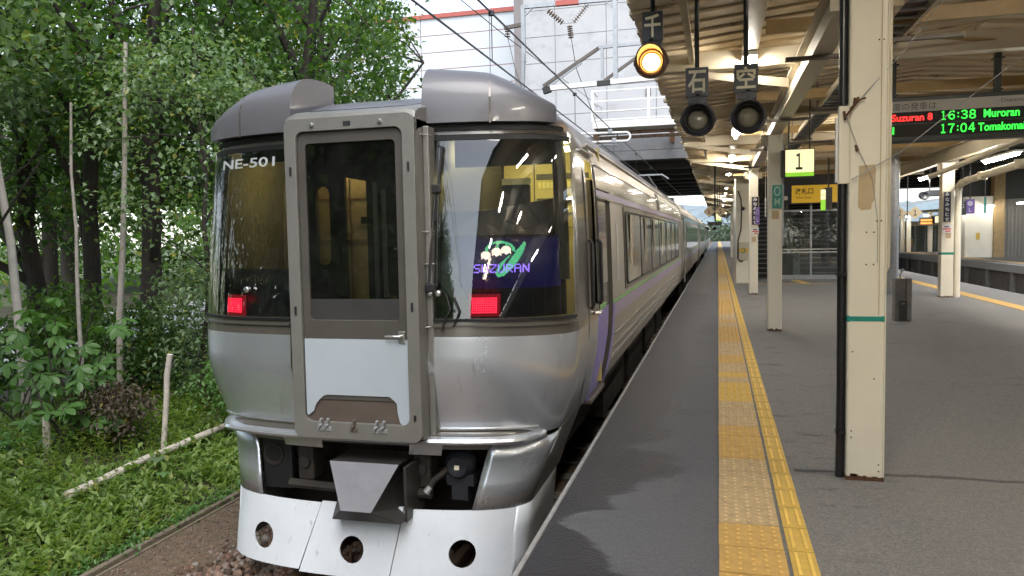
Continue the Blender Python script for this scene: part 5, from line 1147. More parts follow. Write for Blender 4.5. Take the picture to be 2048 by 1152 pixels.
# small white hanging rods near the cable ladder
for x, y, z0, z1, lab in ((1.50,10.6,2.30,2.72,'thin white bracket hanging left of the nearest pillar, below the ladder'),(1.13,20.0,1.88,2.34,'thin white forked bracket hanging between the second and third pillars')):
    mb = MB(); mb.box(x-.012,x+.012,y-.01,y+.01,z0,z1); mb.box(x-.016,x+.02,y-.012,y+.012,z1-.09,z1); mb.tube([(x,y,z1),(x,y,3.3)],.006,6); o = mb.build('hanging_bracket', M['white']); tag(o, lab, 'bracket')

# ------------------------------------------------------------------ station building over the tracks
def building():
    t = thing('station_building', 'pale panelled station building spanning the tracks above the train', 'building', (0, 36, 0))
    mb = MB(); mb.box(-9.35,40,36.06,60,5.9,18); mb.box(-60,-9.5,42.06,60,5.2,14.0); mb.build('wall', M['bld_joint'], t)
    # main wall: panels 2.4 x 1.22 m, set in open joints
    zs = [6.0+1.22*k for k in range(11)]; xs = [-9.55,-7.35,-4.95,-2.7,-.3,2.1,4.5,6.9,9.3,11.7,14.1,16.5,18.9]
    for i in range(len(xs)-1):
        for j in range(len(zs)-1):
            mb = MB()
            if i == 0:   # rounded corner panel
                n = 6; pts = [(xs[0]+1.0-1.0*math.sin(R(90*k/n)), 37.0-1.0*math.cos(R(90*k/n))) for k in range(n+1)]
                P = [(xs[1]-.012,36.0)]+pts; vs = [(a,b,z) for z in (zs[j]+.012,zs[j+1]-.012) for a,b in P]; k = len(P)
                mb.add(vs+[(xs[1]-.012,36.05,zs[j]+.012),(xs[1]-.012,36.05,zs[j+1]-.012)], [(q,q+1,k+q+1,k+q) for q in range(k-1)]+[(0,k,2*k+1,2*k)])
            else: mb.box(xs[i]+.012,xs[i+1]-.012,36.0,36.05,zs[j]+.012,zs[j+1]-.012)
            mb.build('wall_panel', M['bld'], t, smooth=30 if i == 0 else 0)
    # left wing: smooth metal panels with red joints and a red parapet
    zs = [5.4+.955*k for k in range(10)]; xs = [-9.7-5.2*.62]; xs = [-9.6,-12.3,-16.4,-20.5,-24.6,-28.7,-32.8]
    for i in range(len(xs)-1):
        for j in range(9):
            mb = MB(); mb.box(xs[i+1]+.022,xs[i]-.022,42.0,42.05,zs[j]+.02,zs[j+1]-.02); mb.build('metal_panel', M['bld2'], t)
    mb = MB(); mb.box(-60,-9.62,41.9,42.2,13.98,14.22); mb.build('red_parapet', M['bld_red'], t)
    for j in range(1,9): 
        mb = MB(); mb.box(-33,-9.62,42.035,42.06,zs[j]-.019,zs[j]+.019); mb.build('red_joint', M['bld_red'], t)
    return t
building()
def bridge():
    t = thing('overbridge', 'dark deck of the overbridge carrying the station building across the tracks', 'bridge', (0, 34, 4.8))
    mb = MB(); mb.box(-45,45,35.2,66,4.95,5.85); mb.build('deck', M['dark'], t)
    mb = MB(); mb.box(-45,45,34.9,35.1,5.28,5.95); mb.build('fascia_girder', M['beamgrey'], t); mb = MB(); mb.box(-45,45,34.7,35.25,4.83,5.24); mb.build('bottom_girder', M['beamgrey'], t); mb = MB(); mb.box(-45,45,35.0,35.2,5.2,5.3); mb.build('shadow_gap', M['dark'], t)
    for k in range(8):
        y = 38+3.6*k; mb = MB(); mb.box(-45,45,y-.15,y+.15,4.65,4.95); mb.build('floor_beam', M['dark'], t)
    mb = MB(); mb.box(-45,45,66,66.4,4.7,6.1); mb.build('far_girder', M['cream_old'], t)
    for x in (-13,7.9,22):
        mb = MB(); mb.box(x-.5,x+.5,50,51,-1.6,4.7); mb.build('column', M['conc_grey'], t)
    for x in (-5.2,-1.9,1.3):
        mb = MB(); mb.box(x-.03,x+.03,34.2,34.9,5.5,6.05); mb.box(x-.1,x+.1,34.0,34.1,5.45,6.06); mb.build('bracket', M['rust'], t)
    return t
bridge()
# white access walkway with railing on the building's face, rusty pipes below
wt = thing('walkway', 'white railed access walkway on the face of the overbridge', 'walkway', (-2, 32.6, 6))
mb = MB(); mb.box(-5.0,9,32.0,33.2,5.93,6.2); mb.build('edge_beam', M['whiterail'], wt)
for x in (-5.0,-2.72,-.4,1.9,4.2): 
    mb = MB(); mb.box(x-.05,x+.05,32.0,32.08,6.2,7.5); mb.build('post', M['whiterail'], wt)
for z in (6.28,6.62,7.04,7.46): 
    mb = MB(); mb.box(-5.0,9,32.03,32.07,z-.022,z+.022); mb.build('rail', M['whiterail'], wt)
for z in (6.62,7.04,7.46):
    mb = MB(); mb.box(-5.03,-4.97,32.03,33.4,z-.022,z+.022); mb.build('end_rail', M['whiterail'], wt)
mb = MB(); mb.box(-3.18,-2.95,35.93,35.99,7.85,8.15); o = mb.build('wall_vent', M['conc_grey']); tag(o, 'small grey vent box on the pale wall above the walkway', 'vent')
for z, y, lab in ((5.83,33.0,'upper rusty pipe slung under the white walkway'),(5.68,33.3,'lower rusty pipe slung under the white walkway')):
    mb = MB(); mb.tube([(-5.0,y,z),(9,y,z)],.075,8); o = mb.build('pipe', mat('rusty_pipe',(.28,.19,.14),.7,var=.4,vs=5,dirt=.5,dcol=(.10,.05,.03))); tag(o, lab, 'pipe')

# ------------------------------------------------------------------ overhead line
def sag(p, q, s, n=14):
    return [(p[0]+(q[0]-p[0])*k/n, p[1]+(q[1]-p[1])*k/n, p[2]+(q[2]-p[2])*k/n - s*4*(k/n)*(1-k/n)) for k in range(n+1)]
cw = thing('overhead_wire', 'overhead contact wire and carrier wire above the train', 'wires', (XC, 20, 3.5))
mb = MB(); mb.tube([(-2.42,-20,3.46),(-2.42,60,3.46)],.011,6); mb.build('contact_wire', M['darkrod'], cw)
mb = MB(); mb.tube([(-2.42,-20,4.02),(-2.42,8,3.985),(-2.42,20,3.99),(-2.42,60,4.2)],.012,6); mb.build('carrier_wire', M['darkrod'], cw)
for y in (3.2,8.35,13.5,18.7,24,29.2): 
    mb = MB(); mb.tube([(-2.42,y,3.46),(-2.42,y,3.99)],.006,5); mb.lathe((-2.42,y,3.955),(0,0,1),[(0,.01),(.0,.035),(.05,.035),(.05,.01)],8); mb.build('dropper', M['darkrod'], cw)
def gantry(Y, label, full=True, zo=0.0):
    t = thing('gantry', label, 'gantry', (-3, Y, 5))
    def B(a, b, w_, h, m, n): 
        mb = MB(); mb.bar((a[0],Y,a[1]+zo),(b[0],Y,b[1]+zo),w_,h); return mb.build(n, M[m], t)
    B((-4.95,7.52),(-2.45,7.50),.09,.10,'steelgrey','head_beam'); B((-4.93,7.55),(-4.93,6.1),.10,.10,'steelgrey','hanger_post'); B((-2.52,8.6),(-2.52,5.42),.11,.11,'steelgrey','hanger_post')
    B((-4.93,6.3),(-4.97,5.3),.07,.16,'steelgrey','post_foot'); B((-4.88,7.3),(-4.68,7.48),.05,.05,'steelgrey','knee'); B((-2.57,7.3),(-2.77,7.48),.05,.05,'steelgrey','knee')
    B((-4.05,7.52),(-3.45,7.515),.12,.13,'bld_red','red_section')
    B((-4.30,5.37),(4.0,5.62),.12,.12,'whiterail','lower_beam'); B((-4.42,5.31),(-4.22,5.36),.16,.16,'dark','beam_end'); B((-3.0,5.405),(-2.65,5.415),.125,.125,'dark','beam_clamp')
    B((-4.42,5.44),(-2.95,6.30),.08,.08,'brownsteel','strut'); B((-4.25,5.44),(-3.4,5.97),.05,.05,'steelgrey','strut'); B((-2.98,6.32),(4.0,6.42),.08,.08,'steelgrey','upper_beam'); B((-2.86,6.3),(-2.86,5.45),.07,.09,'steelgrey','vertical'); B((-2.83,5.46),(-1.5,6.3),.07,.07,'brownsteel','strut')
    B((-5.45,7.02),(-4.9,7.08),.09,.09,'brownsteel','side_arm')
    for a, b, n in (((-4.28,7.38),(-3.88,7.02),7),((-3.22,7.42),(-3.58,7.02),8),((-3.70,6.95),(-3.66,6.62),6),((-5.36,6.98),(-5.36,6.78),3)):
        mb = MB(); a3, b3 = Vector((a[0],Y,a[1]+zo)), Vector((b[0],Y,b[1]+zo)); d = (b3-a3); mb.tube([a3,b3],.016,6)
        for k in range(n): mb.lathe(a3+d*(k+.5)/n, d, [(0,.02),(.012,.075),(.02,.075),(.028,.02)],12)
        mb.build('insulator', M['insul'], t, smooth=30)
    B((-4.28,7.48),(-4.28,7.36),.06,.03,'steelgrey','clevis'); B((-3.22,7.48),(-3.22,7.40),.06,.03,'steelgrey','clevis'); B((-3.90,7.02),(-3.56,7.0),.03,.03,'steelgrey','yoke')
    mb = MB(); mb.tube([(-3.66,Y,6.62+zo),(-3.58,Y+.2,5.9+zo),(-3.3,Y+1,4.9),(-3.1,Y+1.6,4.0)],.010,5); mb.build('jumper_wire', M['darkrod'], t)
    mb = MB(); mb.tube([(-5.36,Y,6.78+zo),(-5.1,Y-.3,5.9+zo),(-4.6,Y-.4,4.5)],.010,5); mb.build('jumper_wire', M['darkrod'], t)
    mb = MB(); mb.tube([(4.0,Y,-1.1),(4.0,Y,8.8)],.14,12); mb.build('mast', M['steelgrey'], t); mb = MB(); mb.bar((-2.52,Y,8.6+zo),(4.0,Y,8.7),.1,.1); mb.build('top_tie', M['steelgrey'], t)
    return t
gantry(20, 'grey catenary gantry with red section and brown insulators above the train')
wire('overhead_feeder', [(-6.6,-10,6.9),(-5.4,20,6.8),(-5.2,36,7.4)], .012, 'feeder wire passing the left arm of the gantry', 'darkrod')
ra = thing('registration_arm', 'white looped pipe arm over the train roof below the walkway', 'arm', (-2.4, 18, 3.8))
mb = MB(); mb.tube([(-4.2,18,3.90),(-2.05,18,3.87)]+[(-2.05+.10*math.sin(R(q)),18,3.77+.10*math.cos(R(q))) for q in range(20,180,20)]+[(-2.05,18,3.67),(-4.2,18,3.70)],.026,8); mb.build('loop', M['whiterail'], ra, smooth=50)
mb = MB(); mb.box(-2.46,-2.36,17.96,18.04,3.86,3.96); mb.box(-2.36,-2.27,17.95,18.05,3.64,3.75); mb.tube([(-4.2,18,3.62),(-2.25,18,3.60)],.014,6); mb.build('clamp', M['steelgrey'], ra)

# ------------------------------------------------------------------ opposite platform on the right
op = MB(); op.box(11.5,19,20,140,-.30,0.0); op.box(11.62,19,20,140,-1.4,-.30,1); OP = op.build('platform', [M['asphalt'],M['conc']]); structure(OP)
mb = MB(); mb.box(11.44,11.5,20,140,-.30,.012); mb.build('coping', M['conc_edge'], parent=OP)
mb = MB(); mb.box(12.25,12.6,20,140,0,.006); mb.build('tile', M['tile_a'], parent=OP)['kind'] = 'stuff'
for k in range(30): 
    mb = MB(); mb.box(11.5,11.62,20.2+3*k,20.5+3*k,-1.3,-.3); mb.build('support_pier', M['conc_grey'], parent=OP)
def w(name, label, cat, m, *b):
    mb = MB(); mb.box(*b); o = mb.build(name, M[m], bevel=.01); return tag(o, label, cat)
w('cream_wall', 'cream end wall of the lift tower on the opposite platform', 'wall', 'cream_pillar', 12.45,13.75,45,47.5,0,3.16)
w('brown_column', 'tan column between the cream wall and the corrugated wall opposite', 'column', 'tan', 13.76,14.25,44.9,45.5,0,4.7)
cwl = thing('corrugated_wall', 'grey corrugated wall at the back of the opposite platform', 'wall', (17, 45.2, 0)); 
pm = MB(); pm.box(14.27,14.37,45.1,45.2,0,3.0); pm.box(14.37,14.44,45.13,45.2,0,3.0); o = pm.build('corrugation', M['corr'], cwl); dm = o.data; bpy.data.objects.remove(o)
for k in range(44): o = bpy.data.objects.new('corrugation', dm); C.objects.link(o); o.parent = cwl; o.location = (.17*k,0,0)
w('dark_soffit_wall', 'dark wall above the corrugated wall, under the overbridge', 'wall', 'dark', 12.4,24,45.6,45.8,3.02,4.9)
nb = MB(); nb.box(12.98,13.14,44.97,44.99,.92,1.28); o = nb.build('notice', M['yellow']); tag(o,'yellow notice on the cream wall of the opposite platform','notice')
for k,(x, y, z, lab) in enumerate(((13.45,44,2.62,'lit lamp at the top right corner of the cream wall opposite'),(14.6,43.4,2.72,'rightmost lit lamp before the corrugated wall'),(12.2,44.5,2.45,'lit lamp left of the cream wall opposite'))):
    tube_lamp(x, y, z, .9, lab, 'tube_far', 'lamps of the opposite platform')
# the opposite platform and its canopy go on right of the camera; roof widened to shut sky out of reflections
op2 = MB(); op2.box(11.5,19,-60,19.9,-.30,0.0); op2.box(11.62,19,-60,19.9,-1.4,-.30,1); structure(op2.build('platform', [M['asphalt'],M['conc']]))
oc = thing('platform_canopy', 'canopy of the opposite platform, right of the camera, widened unseen to darken reflections', 'canopy', (14.5,-20,3))
mb = MB(); mb.box(10.9,18.5,8.01,17,3.25,3.6); mb.box(7.4,18.5,-60,8,3.25,3.6); mb.build('roof', M['deck'], oc); mb = MB(); mb.box(18.4,18.6,-60,17,0,3.3); mb.build('back_wall', M['cream_old'], oc)
for k in range(4):
    mb = MB(); mb.box(12.6,12.85,-12+7.4*k,-11.75+7.4*k,0,3.25); mb.build('post', M['cream_pillar'], oc)
# waiting room, posts, roof, signs further along
wr = thing('waiting_room', 'glazed waiting room with cream frames on the opposite platform', 'waiting room', (13.5, 60, 0))
mb = MB(); mb.box(11.9,18,58.9,59.1,1.75,2.0); mb.box(11.9,18,59,62,2.0,2.08); mb.build('roof_frame', M['cream'], wr)
for k in range(9):
    x = 12.0+.62*k; mb = MB(); mb.box(x-.035,x+.035,58.94,59.0,0,1.75); mb.build('mullion', M['steelgrey'], wr); mb = MB(); mb.box(x+.04,x+.58,58.96,58.972,.05,1.75); mb.build('pane', M['clearglass'], wr)
    if k % 2: mb = MB(); mb.box(x+.05,x+.56,58.945,58.957,.86,.96); mb.build('green_label', M['green'], wr)
mb = MB(); mb.box(11.9,18,61.9,62,0,2.0); mb.build('back_wall', M['panelwhite'], wr)
for k, (x, y) in enumerate(((12.15,57.6),(12.45,57.2),(13.72,57),(14.6,58),(16.5,57.5))):
    tag(w('platform_post', ('slim white','cream','square cream','cream','cream')[k]+' post of the opposite platform, '+('leftmost by the waiting room','second by the waiting room','under the lit yellow sign','left of the right pillar','behind the right pillar')[k], 'post', 'cream_pillar', x-.13,x+.13,y,y+.25,0,2.7), None, None, 'posts of the opposite platform')
rf = thing('opposite_roof', 'brown roof edge of the opposite platform with white roof slope beyond', 'roof', (14, 66, 2.5))
mb = MB(); mb.add([(11.2,52,2.5),(19,52,3.0),(19,64.5,3.0),(11.2,64.5,2.5),(11.2,52,2.62),(19,52,3.12),(19,64.5,3.12),(11.2,64.5,2.62)], [(0,1,2,3),(7,6,5,4),(0,4,5,1),(1,5,6,2),(2,6,7,3),(3,7,4,0)]); mb.build('roof', M['cream_old'], rf)
mb = MB(); mb.add([(11,75,3.0),(26,75,5.0),(26,95,5.0),(11,95,3.0)], [(0,1,2,3)]); o = mb.build('white_slope', M['bld2'], rf); o.modifiers.new('s','SOLIDIFY').thickness = .15
for k,(x,z,m_,lab) in enumerate(((13.36,2.02,'led_orange','orange lit departure display on the opposite platform'),(14.12,2.15,'sign_lit','small yellow lit number sign on the opposite platform'))):
    t = thing('lit_sign', lab, 'sign', (x,56.5,z)); mb = MB(); mb.box(x-.42,x+.42,56.5,56.7,z-.26,z+.26); mb.build('case', M['dark'], t); mb = MB(); 
    if k == 0:
        for r_ in range(2):
            for q in range(7): mb.box(x-.36+.10*q,x-.28+.10*q,56.48,56.499,z-.17+.2*r_,z-.03+.2*r_)
        mb.build('led_characters', M[m_], t)
    else: mb.box(x-.26,x+.10,56.48,56.499,z-.20,z+.20); mb.build('lit_face', M[m_], t); mb = MB(); mb.box(x+.15,x+.3,56.48,56.499,z-.18,z+.1); mb.build('green_face', M['sign_green'], t); text('3', x-.16,x+.0,z-.14,z+.14,56.48,M['ink'],t,None,bold=.02)
for k, (x, y) in enumerate(((12.2,56),(13.1,55),(13.9,54),(14.9,54))): tube_lamp(x,y,2.36+.05*k,1.0,'lit lamp under the opposite roof, '+('leftmost','second from the left','above the orange display','rightmost')[k],'tube_far','lamps of the opposite roof')
bc = thing('waiting_bench', 'row of brown seats before the waiting room window', 'seat', (12.4,58.2,0))
for k in range(4): 
    mb = MB(); mb.box(11.9+.27*k,12.12+.27*k,58.3,58.34,.45,.85); mb.box(11.9+.27*k,12.12+.27*k,57.95,58.34,.42,.46); mb.build('seat', M['tan'], bc)
mb = MB(); mb.box(11.9,13,58.1,58.16,.36,.42); mb.box(11.95,12.0,58,58.3,0,.36); mb.box(12.9,12.95,58,58.3,0,.36); mb.build('frame', M['steelgrey'], bc)
# hanging signs over the right edge of our platform
def hang(name, x0, x1, y, z0, z1, m, label, items, extra=None):
    t, p_ = flat_sign(name, label, x0, x1, y, z0, z1, M[m], items, th=.03)
    mb = MB(); mb.tube([((x0+x1)/2,y+.015,z1),((x0+x1)/2,y+.015,3.3)],.012,6); mb.build('hanger', M['dark'], t); return t, p_
hang('stop_sign',5.39,5.555,20,1.82,2.14,'board','dark plate with white number 12 hung beside the drainpipe',[('12',5.43,5.515,1.98,2.075,M['panelwhite'],.0),('号車',5.43,5.515,2.095,2.125,M['panelwhite'],0)])
hang('line_sign',5.62,5.815,20.3,1.85,2.19,'purple','purple plate with a pale disc and letter L right of the drainpipe',[('●',5.66,5.775,2.03,2.15,M['lilac_l'],.0),('L',5.69,5.745,1.90,1.99,M['lilac_l'],.02)])
hang('stop_sign',5.92,5.965,20,1.85,2.21,'teal','narrow green plate hung edge-on right of the purple plate',[])
hang('lit_exit_sign',5.40,5.53,21,1.66,1.77,'sign_green','small green lit sign hung under the plate numbered 12',[])
hang('stop_sign',6.05,6.19,30.2,1.62,1.98,'board','dark plate numbered 11 hung at the left end of the right platform edge',[('11',6.08,6.16,1.74,1.85,M['panelwhite'],0)])
dg = thing('diamond_sign','pair of cream diamond plates numbered 2 and 1 over the far right tracks','sign',(6.5,30,2))
for ch, x in (('2',6.22),('1',6.72)):
    mb = MB(); mb.plate([(x-.25,2.1),(x,1.87),(x+.25,2.1),(x,2.33)], f=lambda a,b:(a,30,b), t=(0,.012,0)); p_ = mb.build('plate', M['patch'], dg); text(ch,x-.05,x+.05,2.0,2.2,30,M['ink'],dg,p_,bold=.03)
mb = MB(); mb.tube([(6.47,30.02,1.87),(6.47,30.02,3.4)],.02,6); mb.build('pole', M['dark'], dg)
sb = MB(); sb.lathe((5.35,23,2.42),(0,-1,0),[(-.15,0),(-.15,.1),(.1,.13),(.12,.1),(.06,0)],16); sb.box(5.45,5.9,22.9,23.1,2.38,2.55); sb.tube([(5.5,23,2.5),(5.5,23,3.3)],.02,6); o = sb.build('loudspeaker', M['lamp_body']); tag(o,'dark horn loudspeaker under the right canopy edge','loudspeaker')

# ------------------------------------------------------------------ far end
def far_gantry(y, label):
    t = thing('far_gantry', label, 'gantry', (0,y,0)); 
    for x in (-9,11): mb = MB(); mb.bar((x,y,-1.1),(x,y,8),.25,.25); mb.build('mast', M['steelgrey'], t)
    mb = MB(); mb.bar((-9,y,6.4),(11,y,6.4),.08,.1); mb.bar((-9,y,7.3),(11,y,7.3),.08,.1)
    for k in range(10): mb.bar((-9+2*k,y,6.4 if k%2 else 7.3),(-7+2*k,y,7.3 if k%2 else 6.4),.05,.05)
    mb.build('truss', M['steelgrey'], t); return t
far_gantry(78,'lattice gantry just beyond the overbridge'); far_gantry(118,'lattice gantry farther down the line, second beyond the overbridge'); far_gantry(165,'farthest lattice gantry down the line')
fs = thing('far_signals','cluster of dark signals and lamps over the platform end','signals',(-.3,70,2)); mb = MB(); mb.box(-1.6,1.2,70,70.1,2.3,2.36); mb.box(-1.6,1.2,70,70.1,1.6,1.64); mb.build('bar', M['steelgrey'], fs)
for x in (-.9,-.3): mb = MB(); mb.lathe((x,70,1.95),(0,-1,0),[(0,.0),(0,.16),(.1,.16),(.1,0)],12); mb.build('signal_head', M['dark'], fs)
n = 60; V = []; 
for k in range(n+1):
    x = -420+840*k/n; V += [(x,560,-2),(x,560+30*math.sin(k*.7),15+5*math.sin(k*.55)+4*math.sin(k*1.3+1)+3*math.sin(k*2.9)),(x,700,24+5*math.sin(k*.31))]
mb = MB(); mb.add(V, [(3*k,3*k+3,3*k+4,3*k+1) for k in range(n)]+[(3*k+1,3*k+4,3*k+5,3*k+2) for k in range(n)]); structure(mb.build('hills', M['hill'], smooth=60))

# ------------------------------------------------------------------ vegetation on the left
def leaf_batch(P, D, U, L, W, fold=.25, droop=.15):
    """P origins, D axis, U up normal (n x 3), L,W sizes -> verts, faces; each leaf a folded lozenge of 4 triangles"""
    n = len(P); D = D/np.linalg.norm(D,axis=1,keepdims=True); S = np.cross(D,U); S /= np.linalg.norm(S,axis=1,keepdims=True)+1e-9; Nn = np.cross(S,D)
    L = np.broadcast_to(L,(n,))[:,None]; W = np.broadcast_to(W,(n,))[:,None]
    v0 = P; v1 = P + D*L*.42 + S*W*.5 + Nn*W*fold; v2 = P + D*L - Nn*L*droop; v3 = P + D*L*.42 - S*W*.5 + Nn*W*fold; vm = P + D*L*.5
    V = np.stack([v0,v1,v2,v3,vm],1).reshape(-1,3); b = (np.arange(n)*5)[:,None]
    F = np.concatenate([b+np.array([[0,1,4]]), b+np.array([[1,2,4]]), b+np.array([[2,3,4]]), b+np.array([[3,0,4]])],1).reshape(-1,3)
    return V, F
def rnd_dirs(n, zb=0.0):
    d = RNG.normal(size=(n,3)); d[:,2] += zb; return d/np.linalg.norm(d,axis=1,keepdims=True)
def spray(centers, per, spread, Lr, Wk, up=.9, out=None):
    c = np.repeat(centers, per, axis=0); n = len(c)
    off = RNG.normal(size=(n,3))*spread*np.array([1,1,.55]); P = c+off
    D = rnd_dirs(n,-.15)*.8 + (off/(np.linalg.norm(off,axis=1,keepdims=True)+1e-6))*.7; D[:,2] -= .15
    U = rnd_dirs(n)*.55 + np.array([0,0,up]); L = RNG.uniform(Lr[0],Lr[1],n)
    return leaf_batch(P, D, U, L, L*Wk)
def curved(a, b, n, wob):
    pts = []
    for k in range(n+1):
        s = k/n; pts.append((a[0]+(b[0]-a[0])*s+random.gauss(0,wob)*(0<k<n), a[1]+(b[1]-a[1])*s+random.gauss(0,wob)*(0<k<n), a[2]+(b[2]-a[2])*s+.0))
    return pts
def tree(x, y, h, rx, zc, rz, r0, label, leaf='leaf', n=240, per=30, Lr=(.095,.165), lean=(0,0), name='broadleaf_tree', keep=None, limbs=7):
    z0 = bank_z(x)-.1 if x > -34 else -1.6
    t = thing(name, label, 'tree', (x, y, z0), 'trees along the left bank')
    top = (x+lean[0], y+lean[1], h*.86); mb = MB(); pts = curved((x,y,z0), top, 8, .06); mb.tube(pts, [r0*(1-.085*k)*(1.25 if k == 0 else 1) for k in range(9)], 9)
    c = np.array([x+lean[0]*.8, y+lean[1]*.8, zc])
    ends = []
    for k in range(limbs):
        s = pts[2+int(k*5/limbs)]; a = random.uniform(0,2*math.pi); e = (c[0]+rx*.8*math.cos(a), c[1]+rx*.8*math.sin(a), min(h, s[2]+random.uniform(.5,.9)*rz*1.3))
        mid = curved(s, e, 5, .10); mb.tube(mid, [r0*.45*(1-.15*q) for q in range(6)], 6); ends += mid[2:]
    tr = mb.build('trunk', M['bark'], t, smooth=60)
    # leaf clusters gathered on twigs through the crown, denser to the outside, with gaps
    m = n*3; d = rnd_dirs(m); rr = RNG.uniform(.25,1,m)**.55; Q = c + d*rr[:,None]*np.array([rx,rx,rz])
    lump = np.sin(Q[:,0]*1.9+x)+np.sin(Q[:,1]*2.1-y)+np.sin(Q[:,2]*2.3+x*2); Q = Q[lump > -.55]
    if keep is not None: Q = Q[keep(Q)]
    Q = Q[:n]; V, F = spray(Q, per, .23, Lr, .70)
    np_mesh('crown', V-np.array([x,y,z0]), F, M[leaf], parent=t)
    tw = MB()
    for q in Q[::6]:
        e = min(ends, key=lambda e: (e[0]-q[0])**2+(e[1]-q[1])**2+(e[2]-q[2])**2); tw.tube([e, ((e[0]+q[0])/2,(e[1]+q[1])/2,(e[2]+q[2])/2+.08), tuple(q)], [.018,.012,.006], 4, cap=False)
    o = tw.build('twigs', M['bark'], t); o['kind'] = 'stuff'
    return t
off_track = lambda Q: (Q[:,0] < -4.55-.0*Q[:,1]) 
clear = lambda Q: (Q[:,0] < -4.4) & (Q[:,0] < -.405*Q[:,1]+.18*np.sin(Q[:,2]*2.2)-.25) & (Q[:,1] > 2.5)
T = []
T.append(tree(-12.3,11.6,8.5,2.6,4.6,3.3,.20,'dark trunked tree at the left, trunk leaning left of the pale saplings', keep=clear, lean=(-.6,.3)))
T.append(tree(-10.6,11.0,9.0,2.5,5.2,3.4,.17,'tall tree with twin dark trunks near the middle of the grove', 'leaf2', keep=clear, lean=(.2,.2)))
T.append(tree(-9.3,10.7,9.0,2.5,5.6,3.5,.19,'stout dark tree right of the twin trunks, leaning right', keep=clear, lean=(.7,.2)))
T.append(tree(-7.4,12.6,8.6,2.6,5.3,3.0,.18,'spreading tree whose branches reach over the train hood', 'leaf', n=300, keep=clear, lean=(.5,0), Lr=(.085,.145)))
T.append(tree(-9.8,17.5,9.5,2.5,5.8,3.0,.2,'bright edged tree nearest the station building', 'leaf2', n=260, keep=clear, lean=(.4,0), Lr=(.10,.16)))
T.append(tree(-13.5,8.2,8.0,2.5,4.4,3.0,.17,'silvery leaved tree at the far left edge', 'leaf3', keep=clear))
T.append(tree(-10.2,8.0,6.6,2.2,4.6,2.0,.09,'silvery green tree with leaves hanging over the saplings', 'leaf3', n=170, keep=lambda Q: clear(Q)&(Q[:,2]>2.6)))
T.append(tree(-6.9,9.2,5.2,1.3,2.9,1.5,.05,'small light green tree close behind the train corner', 'leaf3', n=110, per=30, keep=lambda Q: (Q[:,0] < -5.2), limbs=4, Lr=(.06,.10)))
T.append(tree(-15.5,15,9.5,3.2,5.2,3.6,.22,'deep green tree in the second row at the left', 'leaf', keep=clear))
T.append(tree(-11.5,16.5,10,3.2,5.6,3.6,.22,'deep green tree in the second row behind the twin trunks', 'leaf', keep=clear))
T.append(tree(-11.2,20,10,3.0,6.0,3.6,.22,'tall tree behind the spreading tree', 'leaf', keep=clear, Lr=(.10,.17)))
T.append(tree(-10.7,23.0,7.4,1.3,4.6,2.4,.08,'feathery pale tree at the right edge of the grove, by the wall', 'leafy', n=120, per=40, Lr=(.05,.09), limbs=5))
T.append(tree(-19,19,9,3.5,4.4,3.6,.25,'background tree behind the left edge of the grove', 'leaf2', n=200, Lr=(.13,.2)))
T.append(tree(-17.5,27,9.5,4,4.6,4,.25,'background tree farthest back in the grove', 'leaf2', n=200, Lr=(.15,.24)))
# the bank goes on behind the camera (seen in the windscreen and the door glass)
for k, (x, y) in enumerate(((-9.2,3.6),(-7.6,1.2),(-10.5,-.6),(-7.0,-3.2),(-9.0,-5.5),(-6.6,-8.0),(-8.4,-12),(-6.8,-16),(-9.5,-20),(-7.2,-25),(-11.5,4.6),(-12.5,-8))):
    dup(T[(0,2,1,4,8,9,3,2,0,4,8,9)[k]], (x, y, -1.0), 'bank tree out of the frame, '+ords[k]+' back from the camera')
def stem(name, pts, r, m, label, cat='stem', rough=True, group=None):
    mb = MB(); k = len(pts); mb.tube(pts, r if isinstance(r,list) else [r*(1-.45*i/(k-1)) for i in range(k)], 9); o = mb.build(name, M[m], smooth=60); return tag(o, label, cat, group)
stem('birch_sapling', [(-9.45,8.6,-1.0),(-9.50,8.6,.4),(-9.56,8.6,1.6),(-9.75,8.6,2.9),(-9.9,8.6,4.6)], .070, 'birch', 'pale birch sapling at the far left edge, thickest of the three saplings', 'sapling')
stem('birch_sapling', [(-8.25,8.4,-1.0),(-8.27,8.4,.5),(-8.31,8.45,1.1),(-8.28,8.45,1.7),(-8.36,8.5,2.5),(-8.3,8.5,3.4)], .030, 'birchgrey', 'thinnest pale sapling, crooked, between the other two', 'sapling')
stem('birch_sapling', [(-8.05,8.8,-1.0),(-7.98,8.8,.5),(-7.86,8.8,1.5),(-7.78,8.8,2.4),(-7.65,8.8,4.2)], .050, 'birchgrey', 'slender pale sapling leaning right, right of the crooked one', 'sapling')
stem('cut_stake', [(-7.21,6.78,-1.0),(-7.205,6.78,-.7),(-7.195,6.78,-.39)], [.044,.042,.040], 'birch', 'short cut birch stump with a flat top at the left', 'stump')
stem('cut_stake', [(-6.20,7.39,-1.0),(-6.165,7.39,-.7),(-6.11,7.39,-.25),(-6.09,7.39,.0),(-6.035,7.39,.245)], [.034,.033,.032,.034,.032], 'birch', 'tall cut birch stake standing near the train', 'stake')
lg = thing('fallen_log', 'fallen pale birch trunk lying along the bank, snapped near its lower end', 'log', (-5.9, 7, -.85))
for pts, r in (([(-5.88,5.72,-.83),(-5.905,6.15,-.82)],.046),([(-5.90,6.20,-.82),(-5.93,6.75,-.795),(-5.90,7.3,-.78),(-5.93,7.9,-.78)],.044),([(-5.93,7.93,-.78),(-5.94,8.6,-.76),(-5.9,9.6,-.75)],.04)):
    mb = MB(); mb.tube(pts, [r*(1+.06*math.sin(5*i)) for i in range(len(pts))], 10); mb.build('log_piece', M['birch'], lg, smooth=60)

